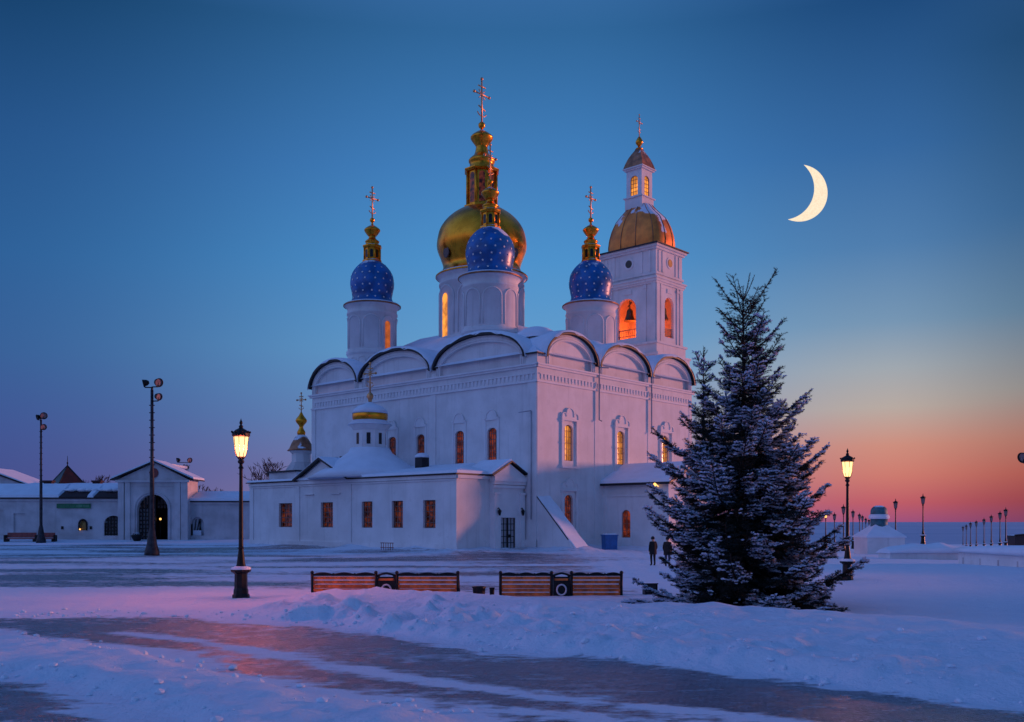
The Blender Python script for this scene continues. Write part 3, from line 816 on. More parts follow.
# sloping buttress at the near corner
b = MB()
P0 = [(.0, .0, -1), (.0, -4.3, -1), (1.9, -4.3, -1), (1.9, 0, -1)]
b.hexa([(.01, .02, -1), (.01, -4.6, -1), (1.9, -4.6, -1), (1.9, .02, -1)], [(.01, .02, 5.05), (.01, -4.6, .25), (1.9, -4.6, .25), (1.9, .02, 5.05)])
bo = b.build('buttress', M['plaster'], cath)
b = MB(); b.hexa([(-.06, -.02, 5.06), (-.06, -3.75, 1.10), (-.0, -3.75, 1.10), (-.0, -.02, 5.06)], [(-.06, -.02, 5.16), (-.06, -3.75, 1.20), (-.0, -3.75, 1.20), (-.0, -.02, 5.16)])
b.build('coping', M['dark_edge'], bo)
b = MB()
ns = 14
for i in range(ns):
    y0, y1 = -4.9 * i / ns, -4.9 * (i + 1) / ns
    f = lambda y: 5.08 + y * 4.8 / 4.6 + .14 + .05 * math.sin(y * 4)
    b.hexa([(.02, y1, f(y1) - .16), (1.98, y1, f(y1) - .16), (1.98, y0, f(y0) - .16), (.02, y0, f(y0) - .16)], [(.04, y1, f(y1)), (1.9, y1, f(y1) + .05), (1.9, y0, f(y0) + .05), (.04, y0, f(y0))])
b.build('snow_slope', M['snow'], bo)
# porch on the sunset side
px0, px1, py0 = 10.3, 17.5, -7.8
pm = MB()
PP = frame_fn((px0, 0, 0), (0, -1, 0), (0, 0, 1), (-1, 0, 0))
PF = frame_fn((px0, py0, 0), (1, 0, 0), (0, 0, 1), (0, -1, 0))
ow = (2.3, 3.35, 1.2, 3.95, .5); od = (2.4, 4.8, -1, 3.6, 1.2)
wall(pm, PP, 0, 7.8, -1, 6.45, [ow], .35)
wall(pm, PF, 0, px1 - px0, -1, 6.45, [od], .4)
pm.face([(px1, 0, -1), (px1, py0, -1), (px1, py0, 6.45), (px1, 0, 6.45)])
mx = (px0 + px1) / 2
pm.face([(px0, py0, 6.45), (px1, py0, 6.45), (mx, py0, 8.25)])
pm.obox(PP, -.0, 7.9, 5.3, 5.5, 0, .12); pm.obox(PP, 0, .5, -1, 5.3, 0, .1); pm.obox(PP, 7.3, 7.9, -1, 5.3, 0, .1)
po = pm.build('porch', M['plaster'], cath)
window(cath, PP, ow, 'pane_red', 2, 4, .3, .06, 'frame_light')
db = MB(); db.face([PF(*p, -.4) for p in outline(od)]); db.build('porch_door', M['frame'], po)
e = MB()
for s in (-1, 1):
    xe = mx + s * (mx - px0 + .55)
    e.hexa([(xe, py0 - .5, 6.38), (mx, py0 - .5, 8.28), (mx, .0, 8.28), (xe, .0, 6.38)], [(xe, py0 - .5, 6.60), (mx, py0 - .5, 8.5), (mx, .0, 8.5), (xe, .0, 6.60)])
e.build('porch_roof', M['dark_edge'], po)
e = MB()
for s in (-1, 1):
    xe = mx + s * (mx - px0 + .5)
    e.hexa([(xe, py0 - .42, 6.615), (mx, py0 - .42, 8.515), (mx, .0, 8.515), (xe, .0, 6.615)], [(xe - s * .12, py0 - .36, 6.95), (mx, py0 - .36, 8.8), (mx, .0, 8.8), (xe - s * .12, .0, 6.95)])
e.build('porch_snow', M['snow'], po)
e = MB(); e.ball((px0 - .7, py0 + 1.1, 6.35), .17, 8); e.tube([(px0 - .7, py0 + 1.1, 6.5), (px0 - .1, py0 + 1.1, 6.2)], .05)
e.build('porch_lamp', M['lamp_small_on'], po)

# ------------------------------------------------------------------ side chapel in front of the long wall
chap = thing('side_chapel', 'low white chapel with snow roof, five small windows and a barred porch door', 'chapel', CC, ROT)
A0, A1, BF, ZE = 2.0, 34.7, -8.5, 7.0
PC = frame_fn((BF, 0, 0), (0, 1, 0), (0, 0, 1), (-1, 0, 0)); PD = frame_fn((0, A0, 0), (1, 0, 0), (0, 0, 1), (0, -1, 0))
def a_of(px):
    k = (px - CX) / F
    return (2.34 - .671 * 8.5 - 83.7 * k) / (.742 + .671 * k)
opC = []
for p0, p1 in ((278.8, 292), (320.7, 332.8), (361.6, 372.3), (391.7, 402.8), (423.2, 435.4)):
    opC.append((a_of(p1), a_of(p0), 2.2, 4.75, 0))
cm = MB()
wall(cm, PC, A0, A1, -1, ZE, opC, .5)
opD = (5.25, 7.35, -.0, 3.1, 0)
wall(cm, PD, BF, 0, -1, ZE, [], .3)
cm.face([(BF, A1, -1), (0, A1, -1), (0, A1, ZE), (BF, A1, ZE)])
cm.obox(PC, A0 - .1, A1, ZE - .35, ZE - .05, -.01, .22); cm.obox(PC, A0 - .05, A1, ZE - .55, ZE - .38, -.01, .1)
cm.obox(PD, BF - .1, -4.3, ZE - .35, ZE - .05, -.01, .22)
cm.obox(PC, A0 - .1, A1, -1, .75, -.01, .16)
for a, b_ in ((A0, A0 + .8), (16.8, 17.5), (25.4, 26.1), (A1 - .7, A1)): cm.obox(PC, a, b_, -1, ZE - .56, -.01, .1)
for a in (19.3, 23.7): cm.obox(PC, a - .75, a + .75, 5.55, 5.67, -.01, .16)
# small gable on the long wall
g0, g1, gp_ = 17.3, 25.6, 9.0
cm.prism([PC(g0, ZE - .04, .12), PC(g1, ZE - .04, .12), PC((g0 + g1) / 2, gp_, .12)], (.5, 0, 0))
cm.build('wall', M['plaster'], chap)
for o in opC: window(chap, PC, o, 'pane_dark', 3, 5, .45, .075, 'frame')
rf = MB()
E = .35
def slope(mb, y0, y1, xt, zt, z0=ZE + .10, mi=0, th=.34):
    mb.hexa([(BF - E, y0, z0), (xt, y0, zt), (xt, y1, zt), (BF - E, y1, z0)], [(BF - E + .1, y0, z0 + th), (xt, y0, zt + th), (xt, y1, zt + th), (BF - E + .1, y1, z0 + th)], mi)
zr = 8.35; z0 = ZE + .10
A_, B_, C_, D_, E_ = (BF - E, A0 - E, z0), (-.02, A0 - E, z0), (-.02, A0 + 6.5, zr), (-.02, 25.4, zr), (BF - E, 25.4, z0)
up = lambda p, d=.30, i=0.: (p[0] + i, p[1] + i, p[2] + d)
rf.face([up(A_, .26, .1), up(E_, .26, .1), up(D_), up(C_)]); rf.face([up(A_, .26, .1), up(C_), up(B_, .26, .1)])
rf.face([A_, E_, up(E_, .26, .1), up(A_, .26, .1)]); rf.face([A_, B_, up(B_, .26, .1), up(A_, .26, .1)]); rf.face([E_, D_, up(D_), up(E_, .26, .1)])
slope(rf, 25.4, A1 + .2, -.05, 7.7, th=.22)
# gable roof slopes running back
gm = (g0 + g1) / 2
for s, ge in ((-1, g0 - .35), (1, g1 + .35)):
    rf.hexa([(BF - .55, ge, ZE + .05), (BF - .55, gm, gp_ + .15), (-2, gm, gp_ + .15), (-2, ge, ZE + .05)], [(BF - .5, ge, ZE + .3), (BF - .5, gm, gp_ + .42), (-2, gm, gp_ + .42), (-2, ge, ZE + .3)])
# roof swelling up under the small cupola
rf.lathe([(6.4, 7.2), (5.0, 8.1), (3.4, 9.1), (2.3, 9.9), (2.0, 10.4)], 24, (-4.2, 19.2), 0, 0, True, True)
rfo = rf.build('roof', M['snow'], chap)
e = MB()
e.box(BF - E - .06, BF + .0, A0 - .1, 17.0, ZE + .0, ZE + .1); e.box(BF - E - .06, BF + .0, 25.9, A1 + .3, ZE + .0, ZE + .1)
e.box(BF - E - .06, -4.7, A0 - .28, A0 + .05, ZE + .0, ZE + .1)
for ge in (g0 - .35, g1 + .35):
    e.hexa([(BF - .62, ge, ZE + .0), (BF - .62, gm, gp_ + .12), (BF - .1, gm, gp_ + .12), (BF - .1, ge, ZE + .0)], [(BF - .62, ge, ZE + .16), (BF - .62, gm, gp_ + .30), (BF - .58, gm, gp_ + .30), (BF - .58, ge, ZE + .16)])
e.build('eave', M['dark_edge'], rfo)
e = MB()
for q in range(4): e.box(-6.3 + q * .25, -6.15 + q * .25, 22.0 - q * .9, 22.8 - q * .9, 9.25 + .05 * q, 9.5 + .08 * q)
e.build('roof_ladder', M['dark_edge'], rfo)
# cupola
cu = MB(); cx, cy = -4.2, 19.2
cu.lathe([(1.75, 9.6), (1.75, 12.2), (1.9, 12.3), (2.15, 12.6), (2.25, 12.75)], 8, (cx, cy), PI / 8, 0, False)
cup = cu.build('cupola', M['plaster'], chap)
for k in range(8):
    q = MB(); a = k * PI / 4; c = Vector((math.cos(a), math.sin(a), 0)); t_ = Vector((-math.sin(a), math.cos(a), 0))
    P = frame_fn(Vector((cx, cy, 0)) + c * (1.75 * math.cos(PI / 8) + .015), t_, (0, 0, 1), c)
    q.face([P(*p) for p in outline((-.2, .2, 10.75, 11.9, 0))])
    q.build('cupola_window', M['pane_black'], cup)
q = MB(); q.lathe([(2.28, 12.76), (2.3, 12.82), (1.75, 13.2), (1.8, 13.25)], 24, (cx, cy)); q.build('snow_ring', M['snow'], cup)
q = MB(); q.lathe([(1.6, 13.1), (1.82, 13.4), (1.85, 13.8), (1.7, 14.2), (1.2, 14.6), (.2, 14.9)], 24, (cx, cy)); q.build('cupola_dome', M['gold'], cup)
q = MB(); q.lathe([(1.86, 13.95), (1.74, 14.35), (1.3, 14.72), (.6, 14.98), (.15, 15.2)], 24, (cx, cy)); q.build('snow_cap', M['snow'], cup)
q = MB(); q.lathe([(.16, 15.0), (.2, 15.4), (.36, 15.75), (.3, 16.0), (.1, 16.2)], 12, (cx, cy)); ortho_cross(q, (cx, cy), 16.1, 19.2, 1.4, (.3, -.95, 0), .065); q.build('cross', M['cross_gold'], cup)
# far cupola over the altar
cu = MB(); cx, cy = .3, 37.5
cu.lathe([(1.15, 5), (1.15, 10.9), (1.3, 11.05), (1.45, 11.25)], 8, (cx, cy), PI / 8, 0, False)
cup = cu.build('cupola', M['plaster'], chap)
q = MB(); q.lathe([(1.7, 11.25), (1.45, 11.5), (1.2, 12.1), (.75, 12.9), (.4, 13.2)], 16, (cx, cy)); q.build('cupola_dome', M['copper_small'], cup)
q = MB(); q.lathe(catmull([(.42, 13.1), (.5, 13.5), (.25, 14.0), (.3, 14.3), (.62, 14.7), (.66, 15.0), (.3, 15.5), (.1, 15.9)], 4), 14, (cx, cy)); q.build('finial', M['gold_leaf'], cup)
q = MB(); ortho_cross(q, (cx, cy), 15.8, 18.2, 1.25, (.3, -.95, 0), .06); q.build('cross', M['cross_gold'], cup)
q = MB(); q.box(-2.2, 1.7, 34.9, 40.5, -1, 8.6); q.lathe([(2.2, 8.5), (1.2, 9.9)], 8, (cx, cy), PI / 8, 0, False); q.build('altar_block', M['plaster_old'], chap)
q = MB(); q.lathe([(2.0, 8.62), (1.2, 9.75)], 8, (cx, cy), PI / 8, 0, False); q.box(-2.4, 1.9, 34.95, 40.7, 8.61, 8.8); q.build('altar_roof', M['dark_edge'], chap)
# roof vent
q = MB(); q.box(-3.2, -2.2, 12.4, 13.4, 7.5, 9.2); vo = q.build('roof_vent', M['dark_edge'], chap)
q = MB(); q.lathe([(.75, 9.22), (.7, 9.45), (.4, 9.65), (.01, 9.7)], 10, (-2.7, 12.9)); q.build('snow_cap', M['snow'], vo)
# entrance with pediment
en = MB(); x0, x1 = -4.35, -.15
PE = frame_fn((0, A0 - .45, 0), (1, 0, 0), (0, 0, 1), (0, -1, 0))
opE = (-3.28, -1.3, .25, 3.15, 0)
wall(en, PE, x0, x1, -1, ZE - .1, [opE], .35)
en.face([PE(x0, -1, 0), PE(x0, ZE, 0), PE(x0, ZE, -.5), PE(x0, -1, -.5)]); en.face([PE(x1, -1, 0), PE(x1, ZE, 0), PE(x1, ZE, -.5), PE(x1, -1, -.5)])
for u in (x0 + .0, x1 - .62):
    en.obox(PE, u, u + .62, -1, 5.3, 0, .22); en.obox(PE, u - .08, u + .7, 5.3, 5.5, 0, .32); en.obox(PE, u - .05, u + .67, -1, .9, 0, .3)
en.obox(PE, x0 - .05, x1 + .05, 5.9, 6.15, 0, .2); en.obox(PE, x0 - .15, x1 + .2, 6.5, 6.95, -.3, .4); en.obox(PE, x0 - .1, x1 + .1, 6.2, 6.5, 0, .28)
xm = (x0 + x1) / 2
en.prism([PE(x0 - .15, 6.96, .2), PE(x1 + .2, 6.96, .2), PE(xm, 8.15, .2)], (0, .9, 0))
eno = en.build('entrance_bay', M['trim'], chap)
g = MB()
u0, u1, v0, v1 = opE[:4]
for k in range(0, 5): u = u0 + (u1 - u0) * k / 4; g.obox(PE, u - .035, u + .035, v0, v1, -.16, -.1)
for k in range(0, 6): v = v0 + (v1 - v0) * k / 5; g.obox(PE, u0, u1, v - .03, v + .03, -.15, -.085)
g.obox(PE, (u0 + u1) / 2 - .08, (u0 + u1) / 2 + .08, v0, v1, -.17, -.07); g.obox(PE, (u0 + u1) / 2 + .2, (u0 + u1) / 2 + .4, 1.3, 1.6, -.17, -.05)
for u in (u0, u1): g.obox(PE, u - .05, u + .05, v0, v1, -.2, -.08)
do = g.build('door', M['iron'], eno)
g = MB(); g.face([PE(u0, v0, -.34), PE(u1, v0, -.34), PE(u1, v1, -.34), PE(u0, v1, -.34)]); g.build('door_glass', M['white_panel'], do)
for s in (-1, 1):
    xe = xm + s * 2.65
    g = MB(); g.hexa([PE(xe, 6.96, .48), PE(xm, 8.3, .48), PE(xm, 8.3, -2.5), PE(xe, 6.96, -2.5)], [PE(xe, 7.1, .48), PE(xm, 8.44, .48), PE(xm, 8.44, -2.5), PE(xe, 7.1, -2.5)]); ro = g.build('pediment_roof', M['dark_edge'], eno)
    g = MB(); g.hexa([PE(xe, 7.11, .4), PE(xm, 8.45, .4), PE(xm, 8.45, -3.5), PE(xe, 7.11, -3.5)], [PE(xe, 7.2, .4), PE(xm, 8.62, .3), PE(xm, 8.62, -3.5), PE(xe, 7.3, -3.5)]); g.build('pediment_snow', M['snow'], eno)
for u in (-3.95, -.72):
    g = MB(); g.tube([PE(u, 3.9, .02), PE(u, 4.05, .35), PE(u, 3.8, .45)], .05); g.lathe([(.08, 3.35), (.16, 3.7), (.2, 3.75), (.04, 3.95)], 8, tuple(PE(u, 0, .45))[:2]); g.build('wall_lantern', M['iron'], eno)
g = MB(); g.obox(PE, x0 - .6, x1 + .5, -1, .16, .0, 1.7); g.obox(PE, x0 - .2, x1 + .1, .16, .3, .0, 1.2); g.build('step', M['plaster_old'], eno)

# ------------------------------------------------------------------ bell tower
TW, TL = 6.5, 9.2        # widths along the two church axes
YT = 135.0
bt = thing('bell_tower', 'tall square white bell tower with copper dome and small lit lantern top', 'bell tower', (wx(641.3, YT), YT, 0), ROT)
hx, hy = TW / 2, TL / 2
body = MB(); b2 = body
def ring(mb, z0, z1, e, mi=0): mb.box(-hx - e, hx + e, -hy - e, hy + e, z0, z1, mi)
ring(body, -1, 25.2, .75); ring(body, 25.2, 25.5, .9); ring(body, 25.5, 26.8, .35); ring(body, 26.8, 27.1, .55)
QL = frame_fn((-hx, 0, 0), (0, 1, 0), (0, 0, 1), (-1, 0, 0)); QR = frame_fn((0, -hy, 0), (1, 0, 0), (0, 0, 1), (0, -1, 0))
oL = (-1.35, 1.75, 28.0, 33.5, 1.5); oR = (-1.1, 1.1, 28.0, 33.5, 1.1)
wall(body, QL, -hy, hy, 27.1, 40, [oL], .5); wall(body, QR, -hx, hx, 27.1, 40, [oR], .4)
body.face([(hx, -hy, 27.1), (hx, hy, 27.1), (hx, hy, 40), (hx, -hy, 40)]); body.face([(-hx, hy, 27.1), (hx, hy, 27.1), (hx, hy, 40), (-hx, hy, 40)])
for P, wv in ((QL, hy), (QR, hx)):
    for s in (-1, 1):
        body.obox(P, s * wv - (.7 if s > 0 else 0), s * wv + (0 if s > 0 else .7), 27.1, 35, -.01, .16)
        body.obox(P, s * wv * .62 - .22, s * wv * .62 + .22, 27.1, 35, -.01, .12)
        body.obox(P, s * wv * .62 - .3, s * wv * .62 + .3, 34.4, 34.7, -.01, .2)
        body.obox(P, s * wv * .78 - .2, s * wv * .78 + .2, 36.6, 39.5, -.01, .1); body.obox(P, s * wv * .5 - .16, s * wv * .5 + .16, 36.6, 39.5, -.01, .1)
    body.obox(P, -.6, .6, 34.0, 34.6, -.01, .12)
body.lathe([(1., 0)], 4) if False else None
for z0, z1, e in ((35.0, 35.25, .2), (35.25, 35.6, .35), (35.6, 35.8, .5), (36.2, 36.5, .18), (39.6, 39.9, .25), (39.9, 40.2, .5)): ring(body, z0, z1, e)
bo = body.build('tower_body', M['plaster'], bt)
inn = MB(); inn.box(-hx + .53, hx - .3, -hy + .43, hy - .3, 27.5, 35.5); ino = inn.build('bell_chamber', M['belfry_in'], bt)
ino.data.flip_normals()
# open the chamber towards the arches
bmx = bmesh.new(); bmx.from_mesh(ino.data)
bmx.faces.ensure_lookup_table()
dl_ = [f for f in bmx.faces if abs(f.calc_center_median().x - (-hx + .53)) < .01 or abs(f.calc_center_median().y - (-hy + .43)) < .01]
bmesh.ops.delete(bmx, geom=dl_, context='FACES_ONLY'); bmx.to_mesh(ino.data); bmx.free()
for (bx, by, s) in ((-hx + .9, .3, 1.), (.0, -hy + .9, .8)):
    g = MB(); g.lathe(catmull([(.85 * s, 30.6), (.72 * s, 30.8), (.5 * s, 31.4), (.42 * s, 32.0), (.2 * s, 32.3), (.05, 32.4)], 3), 16, (bx, by)); g.tube([(bx, by, 32.3), (bx, by, 33.4)], .08); g.tube([(bx - .9, by - .9, 32.9), (bx + .9, by + .9, 32.9)], .12)
    g.build('bell', M['bell'], bt)
for P, o in ((QL, oL), (QR, oR)):
    g = MB(); n = 9
    for k in range(n): u = o[0] + (o[1] - o[0]) * (k + .5) / n; g.obox(P, u - .03, u + .03, 28.0, 29.2, -.36, -.3)
    g.obox(P, o[0], o[1], 29.2, 29.3, -.38, -.28); g.obox(P, o[0], o[1], 28.35, 28.42, -.38, -.28); g.build('railing', M['frame_light'], bt)
for P, m_, u in ((QL, 'pane_black', -.2), (QR, 'icon_gold', .1)):
    g = MB()
    g.prism([P(u + .78 * math.cos(a), 38.2 + .78 * math.sin(a), -.02) for a in np.linspace(0, 2 * PI, 25)[:-1]], P(0, 0, .1) - P(0, 0, 0)); o = g.build('round_frame', M['trim'], bt)
    g = MB(); g.prism([P(u + .52 * math.cos(a), 38.2 + .52 * math.sin(a), .05) for a in np.linspace(0, 2 * PI, 25)[:-1]], P(0, 0, .08) - P(0, 0, 0)); g.build('round_window', M[m_], o)
e = MB(); e.box(-hx - .72, hx + .72, -hy - .72, hy + .72, 40.2, 40.36); e.build('eave', M['dark_edge'], bt)
# four-sided bulging dome
dm = MB()
prof = [(1.06, 40.4), (1.08, 41.3), (1.05, 42.3), (.97, 43.5), (.83, 44.8), (.64, 46.0), (.46, 46.8), (.40, 47.0)]
seg = 48; vs, fs = [], []
def sq(a, hx, hy, rr=3.2):
    c, s = math.cos(a), math.sin(a)
    d = (abs(c) ** rr + abs(s) ** rr) ** (-1 / rr)
    return c * d * hx, s * d * hy
for f_, z in prof:
    for k in range(seg):
        x, y = sq(2 * PI * k / seg, hx * .93, hy * .93)
        kk = f_ if f_ > .5 else f_
        vs.append((x * kk, y * (kk if f_ > .64 else kk * .86), z))
for i in range(len(prof) - 1):
    for k in range(seg): k2 = (k + 1) % seg; fs.append((i * seg + k, i * seg + k2, (i + 1) * seg + k2, (i + 1) * seg + k))
dm.mesh(vs, fs, 0, True); dmo = dm.build('tower_dome', M['copper'], bt)
rb = MB()
for k in range(12):
    a = 2 * PI * k / 12 + PI / 12
    pts = []
    for f_, z in prof:
        x, y = sq(a, hx * .935, hy * .935); pts.append((x * f_, y * (f_ if f_ > .64 else f_ * .86), z))
    rb.tube(pts, .06, 4)
rb.build('dome_rib', M['copper_small'], dmo)
for q, (P, u) in enumerate(((QR, 0.), (QL, 0.))):
    g = MB(); g.prism([P(*p, -.35) for p in [(u - .9, 40.4)] + arc(u - .9, u + .9, 41.2, 42.1, 8) + [(u + .9, 40.4)]], P(0, 0, -.7) - P(0, 0, 0)); g.build('dormer', M['plaster'], dmo)
    g = MB(); a_ = arc(u - 1.05, u + 1.05, 41.25, 42.28, 8); 
    for i in range(8): g.face([P(*a_[i], -.2), P(*a_[i + 1], -.2), P(*a_[i + 1], -1.6), P(*a_[i], -1.6)], 0, True)
    g.build('dormer_snow', M['snow'], dmo)
# lantern cupola
lq = MB(); c = 1.28; ox, oy = -.19, .21
def lring(mb, z0, z1, e): mb.box(ox - c - e, ox + c + e, oy - c - e, oy + c + e, z0, z1)
lring(lq, 46.4, 47.9, .15); lring(lq, 47.9, 48.05, .35)
KL = frame_fn((ox - c, oy, 0), (0, 1, 0), (0, 0, 1), (-1, 0, 0)); KR = frame_fn((ox, oy - c, 0), (1, 0, 0), (0, 0, 1), (0, -1, 0))
oo = (-.62, .62, 48.25, 51.0, .55)
wall(lq, KL, -c, c, 48.05, 51.8, [oo], .3); wall(lq, KR, -c, c, 48.05, 51.8, [oo], .3)
lq.face([(ox + c, oy - c, 48.05), (ox + c, oy + c, 48.05), (ox + c, oy + c, 51.8), (ox + c, oy - c, 51.8)]); lq.face([(ox - c, oy + c, 48.05), (ox + c, oy + c, 48.05), (ox + c, oy + c, 51.8), (ox - c, oy + c, 51.8)])
lring(lq, 51.8, 52.0, .25); lring(lq, 52.0, 52.15, .42)
lo = lq.build('cupola', M['plaster'], bt)
for P in (KL, KR): 
    f = window(bt, P, oo, 'pane_glow', 3, 5, .28, .05, 'frame_light')
g = MB(); prof2 = [(1.62, 52.16), (1.44, 52.8), (1.14, 53.6), (.84, 54.2), (.50, 54.75), (.32, 55.2)]
g.lathe([(r_ * 1.414, z) for r_, z in prof2], 4, (ox, oy), PI / 4, 0, False); g.build('cupola_roof', M['copper_small'], lo)
g = MB(); g.lathe([(.46, 54.5), (.42, 55.0), (.54, 55.05), (.26, 55.2), (.18, 55.5)], 12, (ox, oy)); g.lathe(catmull([(.18, 55.45), (.46, 55.8), (.52, 56.1), (.32, 56.5), (.10, 56.8)], 4), 12, (ox, oy)); g.build('finial', M['gold_leaf'], bt)
g = MB(); ortho_cross(g, (ox, oy), 56.7, 59.9, 1.3, (1, 0, 0), .05); g.build('cross', M['cross_gold'], bt)
def point(name, loc, e, col, r, parent=None):
    l = bpy.data.lights.new(name, 'POINT'); l.energy = e; l.color = col; l.shadow_soft_size = r
    o = bpy.data.objects.new(name, l); COL.objects.link(o); o.location = loc
    if parent is not None: o.parent = parent
    return o
point('belfry_light', (1.2, 1.6, 28.2), 800, (1, .15, .02), .25, bt)

# ------------------------------------------------------------------ street lamps
def lamp(label, loc, lit=None, group='old style street lamps', rz=0., scale=1.):
    o = thing('street_lamp', label, 'street lamp', loc, rz, group)
    p = MB()
    p.lathe([(.30, -.3), (.30, .12), (.26, .16), (.25, .30), (.23, .36), (.22, .86), (.26, .90), (.34, .94), (.36, 1.02), (.24, 1.06)], 8, (0, 0), PI / 8, 0, False)
    p.lathe(catmull([(.20, 1.04), (.15, 1.25), (.12, 1.5), (.085, 1.75), (.11, 1.8), (.085, 1.86), (.075, 3.2), (.062, 4.55), (.10, 4.6), (.065, 4.66), (.06, 4.76)], 3), 12)
    p.lathe([(.06, 4.76), (.11, 4.80), (.12, 4.86), (.07, 4.92), (.13, 5.02)], 10)
    p.build('post', M['iron'], o)
    c = MB()
    for k in range(8):
        a = 2 * PI * k / 8
        ca, sa = math.cos(a), math.sin(a)
        c.tube([(.08 * ca, .08 * sa, 4.92), (.16 * ca, .16 * sa, 5.03), (.21 * ca, .21 * sa, 5.2), (.275 * ca, .275 * sa, 5.75)], .012, 4)
    c.lathe([(.28, 5.72), (.315, 5.76), (.315, 5.84), (.285, 5.86), (.25, 5.9), (.20, 5.96), (.09, 6.02), (.06, 6.05)], 16, (0, 0), 0, 0, False, False)
    for k in range(8):
        a = 2 * PI * (k + .5) / 8; c.ball((.31 * math.cos(a), .31 * math.sin(a), 5.89), .042, 6)
    c.lathe(catmull([(.06, 6.02), (.08, 6.1), (.035, 6.15), (.06, 6.22), (.02, 6.32), (.004, 6.38)], 3), 8)
    c.build('lantern_frame', M['iron'], o)
    g = MB(); g.lathe([(.08, 5.0), (.15, 5.06), (.20, 5.2), (.263, 5.72)], 16, (0, 0), 0, 0, True, False)
    g.build('lantern_glass', M[lit or 'lamp_glass_off'], o)
    o.scale = (scale,) * 3
    if lit is None or lit == 'lamp_glass_on':
        s = MB(); s.lathe([(.35, 1.02), (.33, 1.10), (.2, 1.14)], 8, (0, 0), PI / 8, 0, True, False); s.build('snow_cap', M['snow'], o)
    return o
LX, LY = wx(241, 34.1), 34.1
l1 = lamp('lit lantern lamp post standing before the plaza, beside the two dark orange benches', (LX, LY, gz(LX, LY) - .02), 'lamp_glass_on')
point('lamp_light', (0, 0, 5.35), 2900, (1, .15, .075), .16, l1)
RX, RY = wx(847.5, 43.5), 43.5
l2 = lamp('lit lantern lamp post right of the big snowy spruce', (RX, RY, gz(RX, RY) - .12), 'lamp_glass_on', scale=.955)
point('lamp_light', (0, 0, 5.35), 650, (1, .26, .10), .16, l2)
proto = lamp('unlit lamp post behind the low snowy wall, the taller of the two there', (wx(923, 118), 118, -.2))
rowlab = {}
def place(px, top, bot, label, first=False, group='old style street lamps'):
    hpx = bot - top; Y = 6.35 * F / hpx
    z = wz(bot, Y)
    o = copy_tree(proto); o.location = (wx(px, Y), Y, z); o['label'] = label; o['group'] = group
    return o
proto.location = (wx(923, 6.35 * F / 50), 6.35 * F / 50, wz(543.5, 6.35 * F / 50))
place(895.6, 498.5, 546, 'unlit lamp post just right of the snow covered pavilion with teal cap')
for i, (px, tp, bt_) in enumerate(((853, 509, 547), (859.5, 512.5, 546), (862.5, 514.5, 545), (865.8, 517, 545), (869, 518.5, 544.5))):
    place(px, tp, bt_, ('unlit lamp post nearest behind the bright lamp post, in the row left of the pavilion', 'second unlit lamp post of the row left of the pavilion', 'third unlit lamp post of the row left of the pavilion', 'fourth unlit lamp post of the row left of the pavilion', 'smallest unlit lamp post, closest to the pavilion with teal cap')[i])
place(843.5, 504, 549, 'unlit lamp post half hidden behind the bright lamp post on the snow')
place(834.5, 512, 549.5, 'unlit lamp post between the spruce branches and the bright lamp post')
for i, (px, tp, bt_) in enumerate(((963, 525.5, 549), (966.3, 524, 549), (970.5, 521.5, 549), (976.3, 519.8, 549), (984, 517.5, 549), (991.3, 514.2, 549), (1000, 510.5, 549), (1005.8, 507, 549))):
    place(px, tp, bt_, 'unlit lamp post in the row behind the right parapet, ' + ('smallest of the row', 'second smallest of the row', 'third from the smallest end', 'fourth from the smallest end', 'fifth from the smallest end', 'third from the tallest end', 'second tallest of the row', 'tallest of the row')[i], group='lamp posts behind the parapet')
for i, (px, tp, bt_) in enumerate(((825.7, 509, 551), (799, 511, 553), (780, 514, 552))):
    o = place(px, tp, bt_, ('small lit lamp post at the right edge of the spruce branches', 'small lit lamp post seen through the right side of the spruce', 'faint lit lamp post seen through the middle of the spruce')[i])
    for ch in o.children:
        if ch.name.startswith('lantern_glass'):
            ch.data = ch.data.copy(); ch.data.materials[0] = M['lamp_small_on']

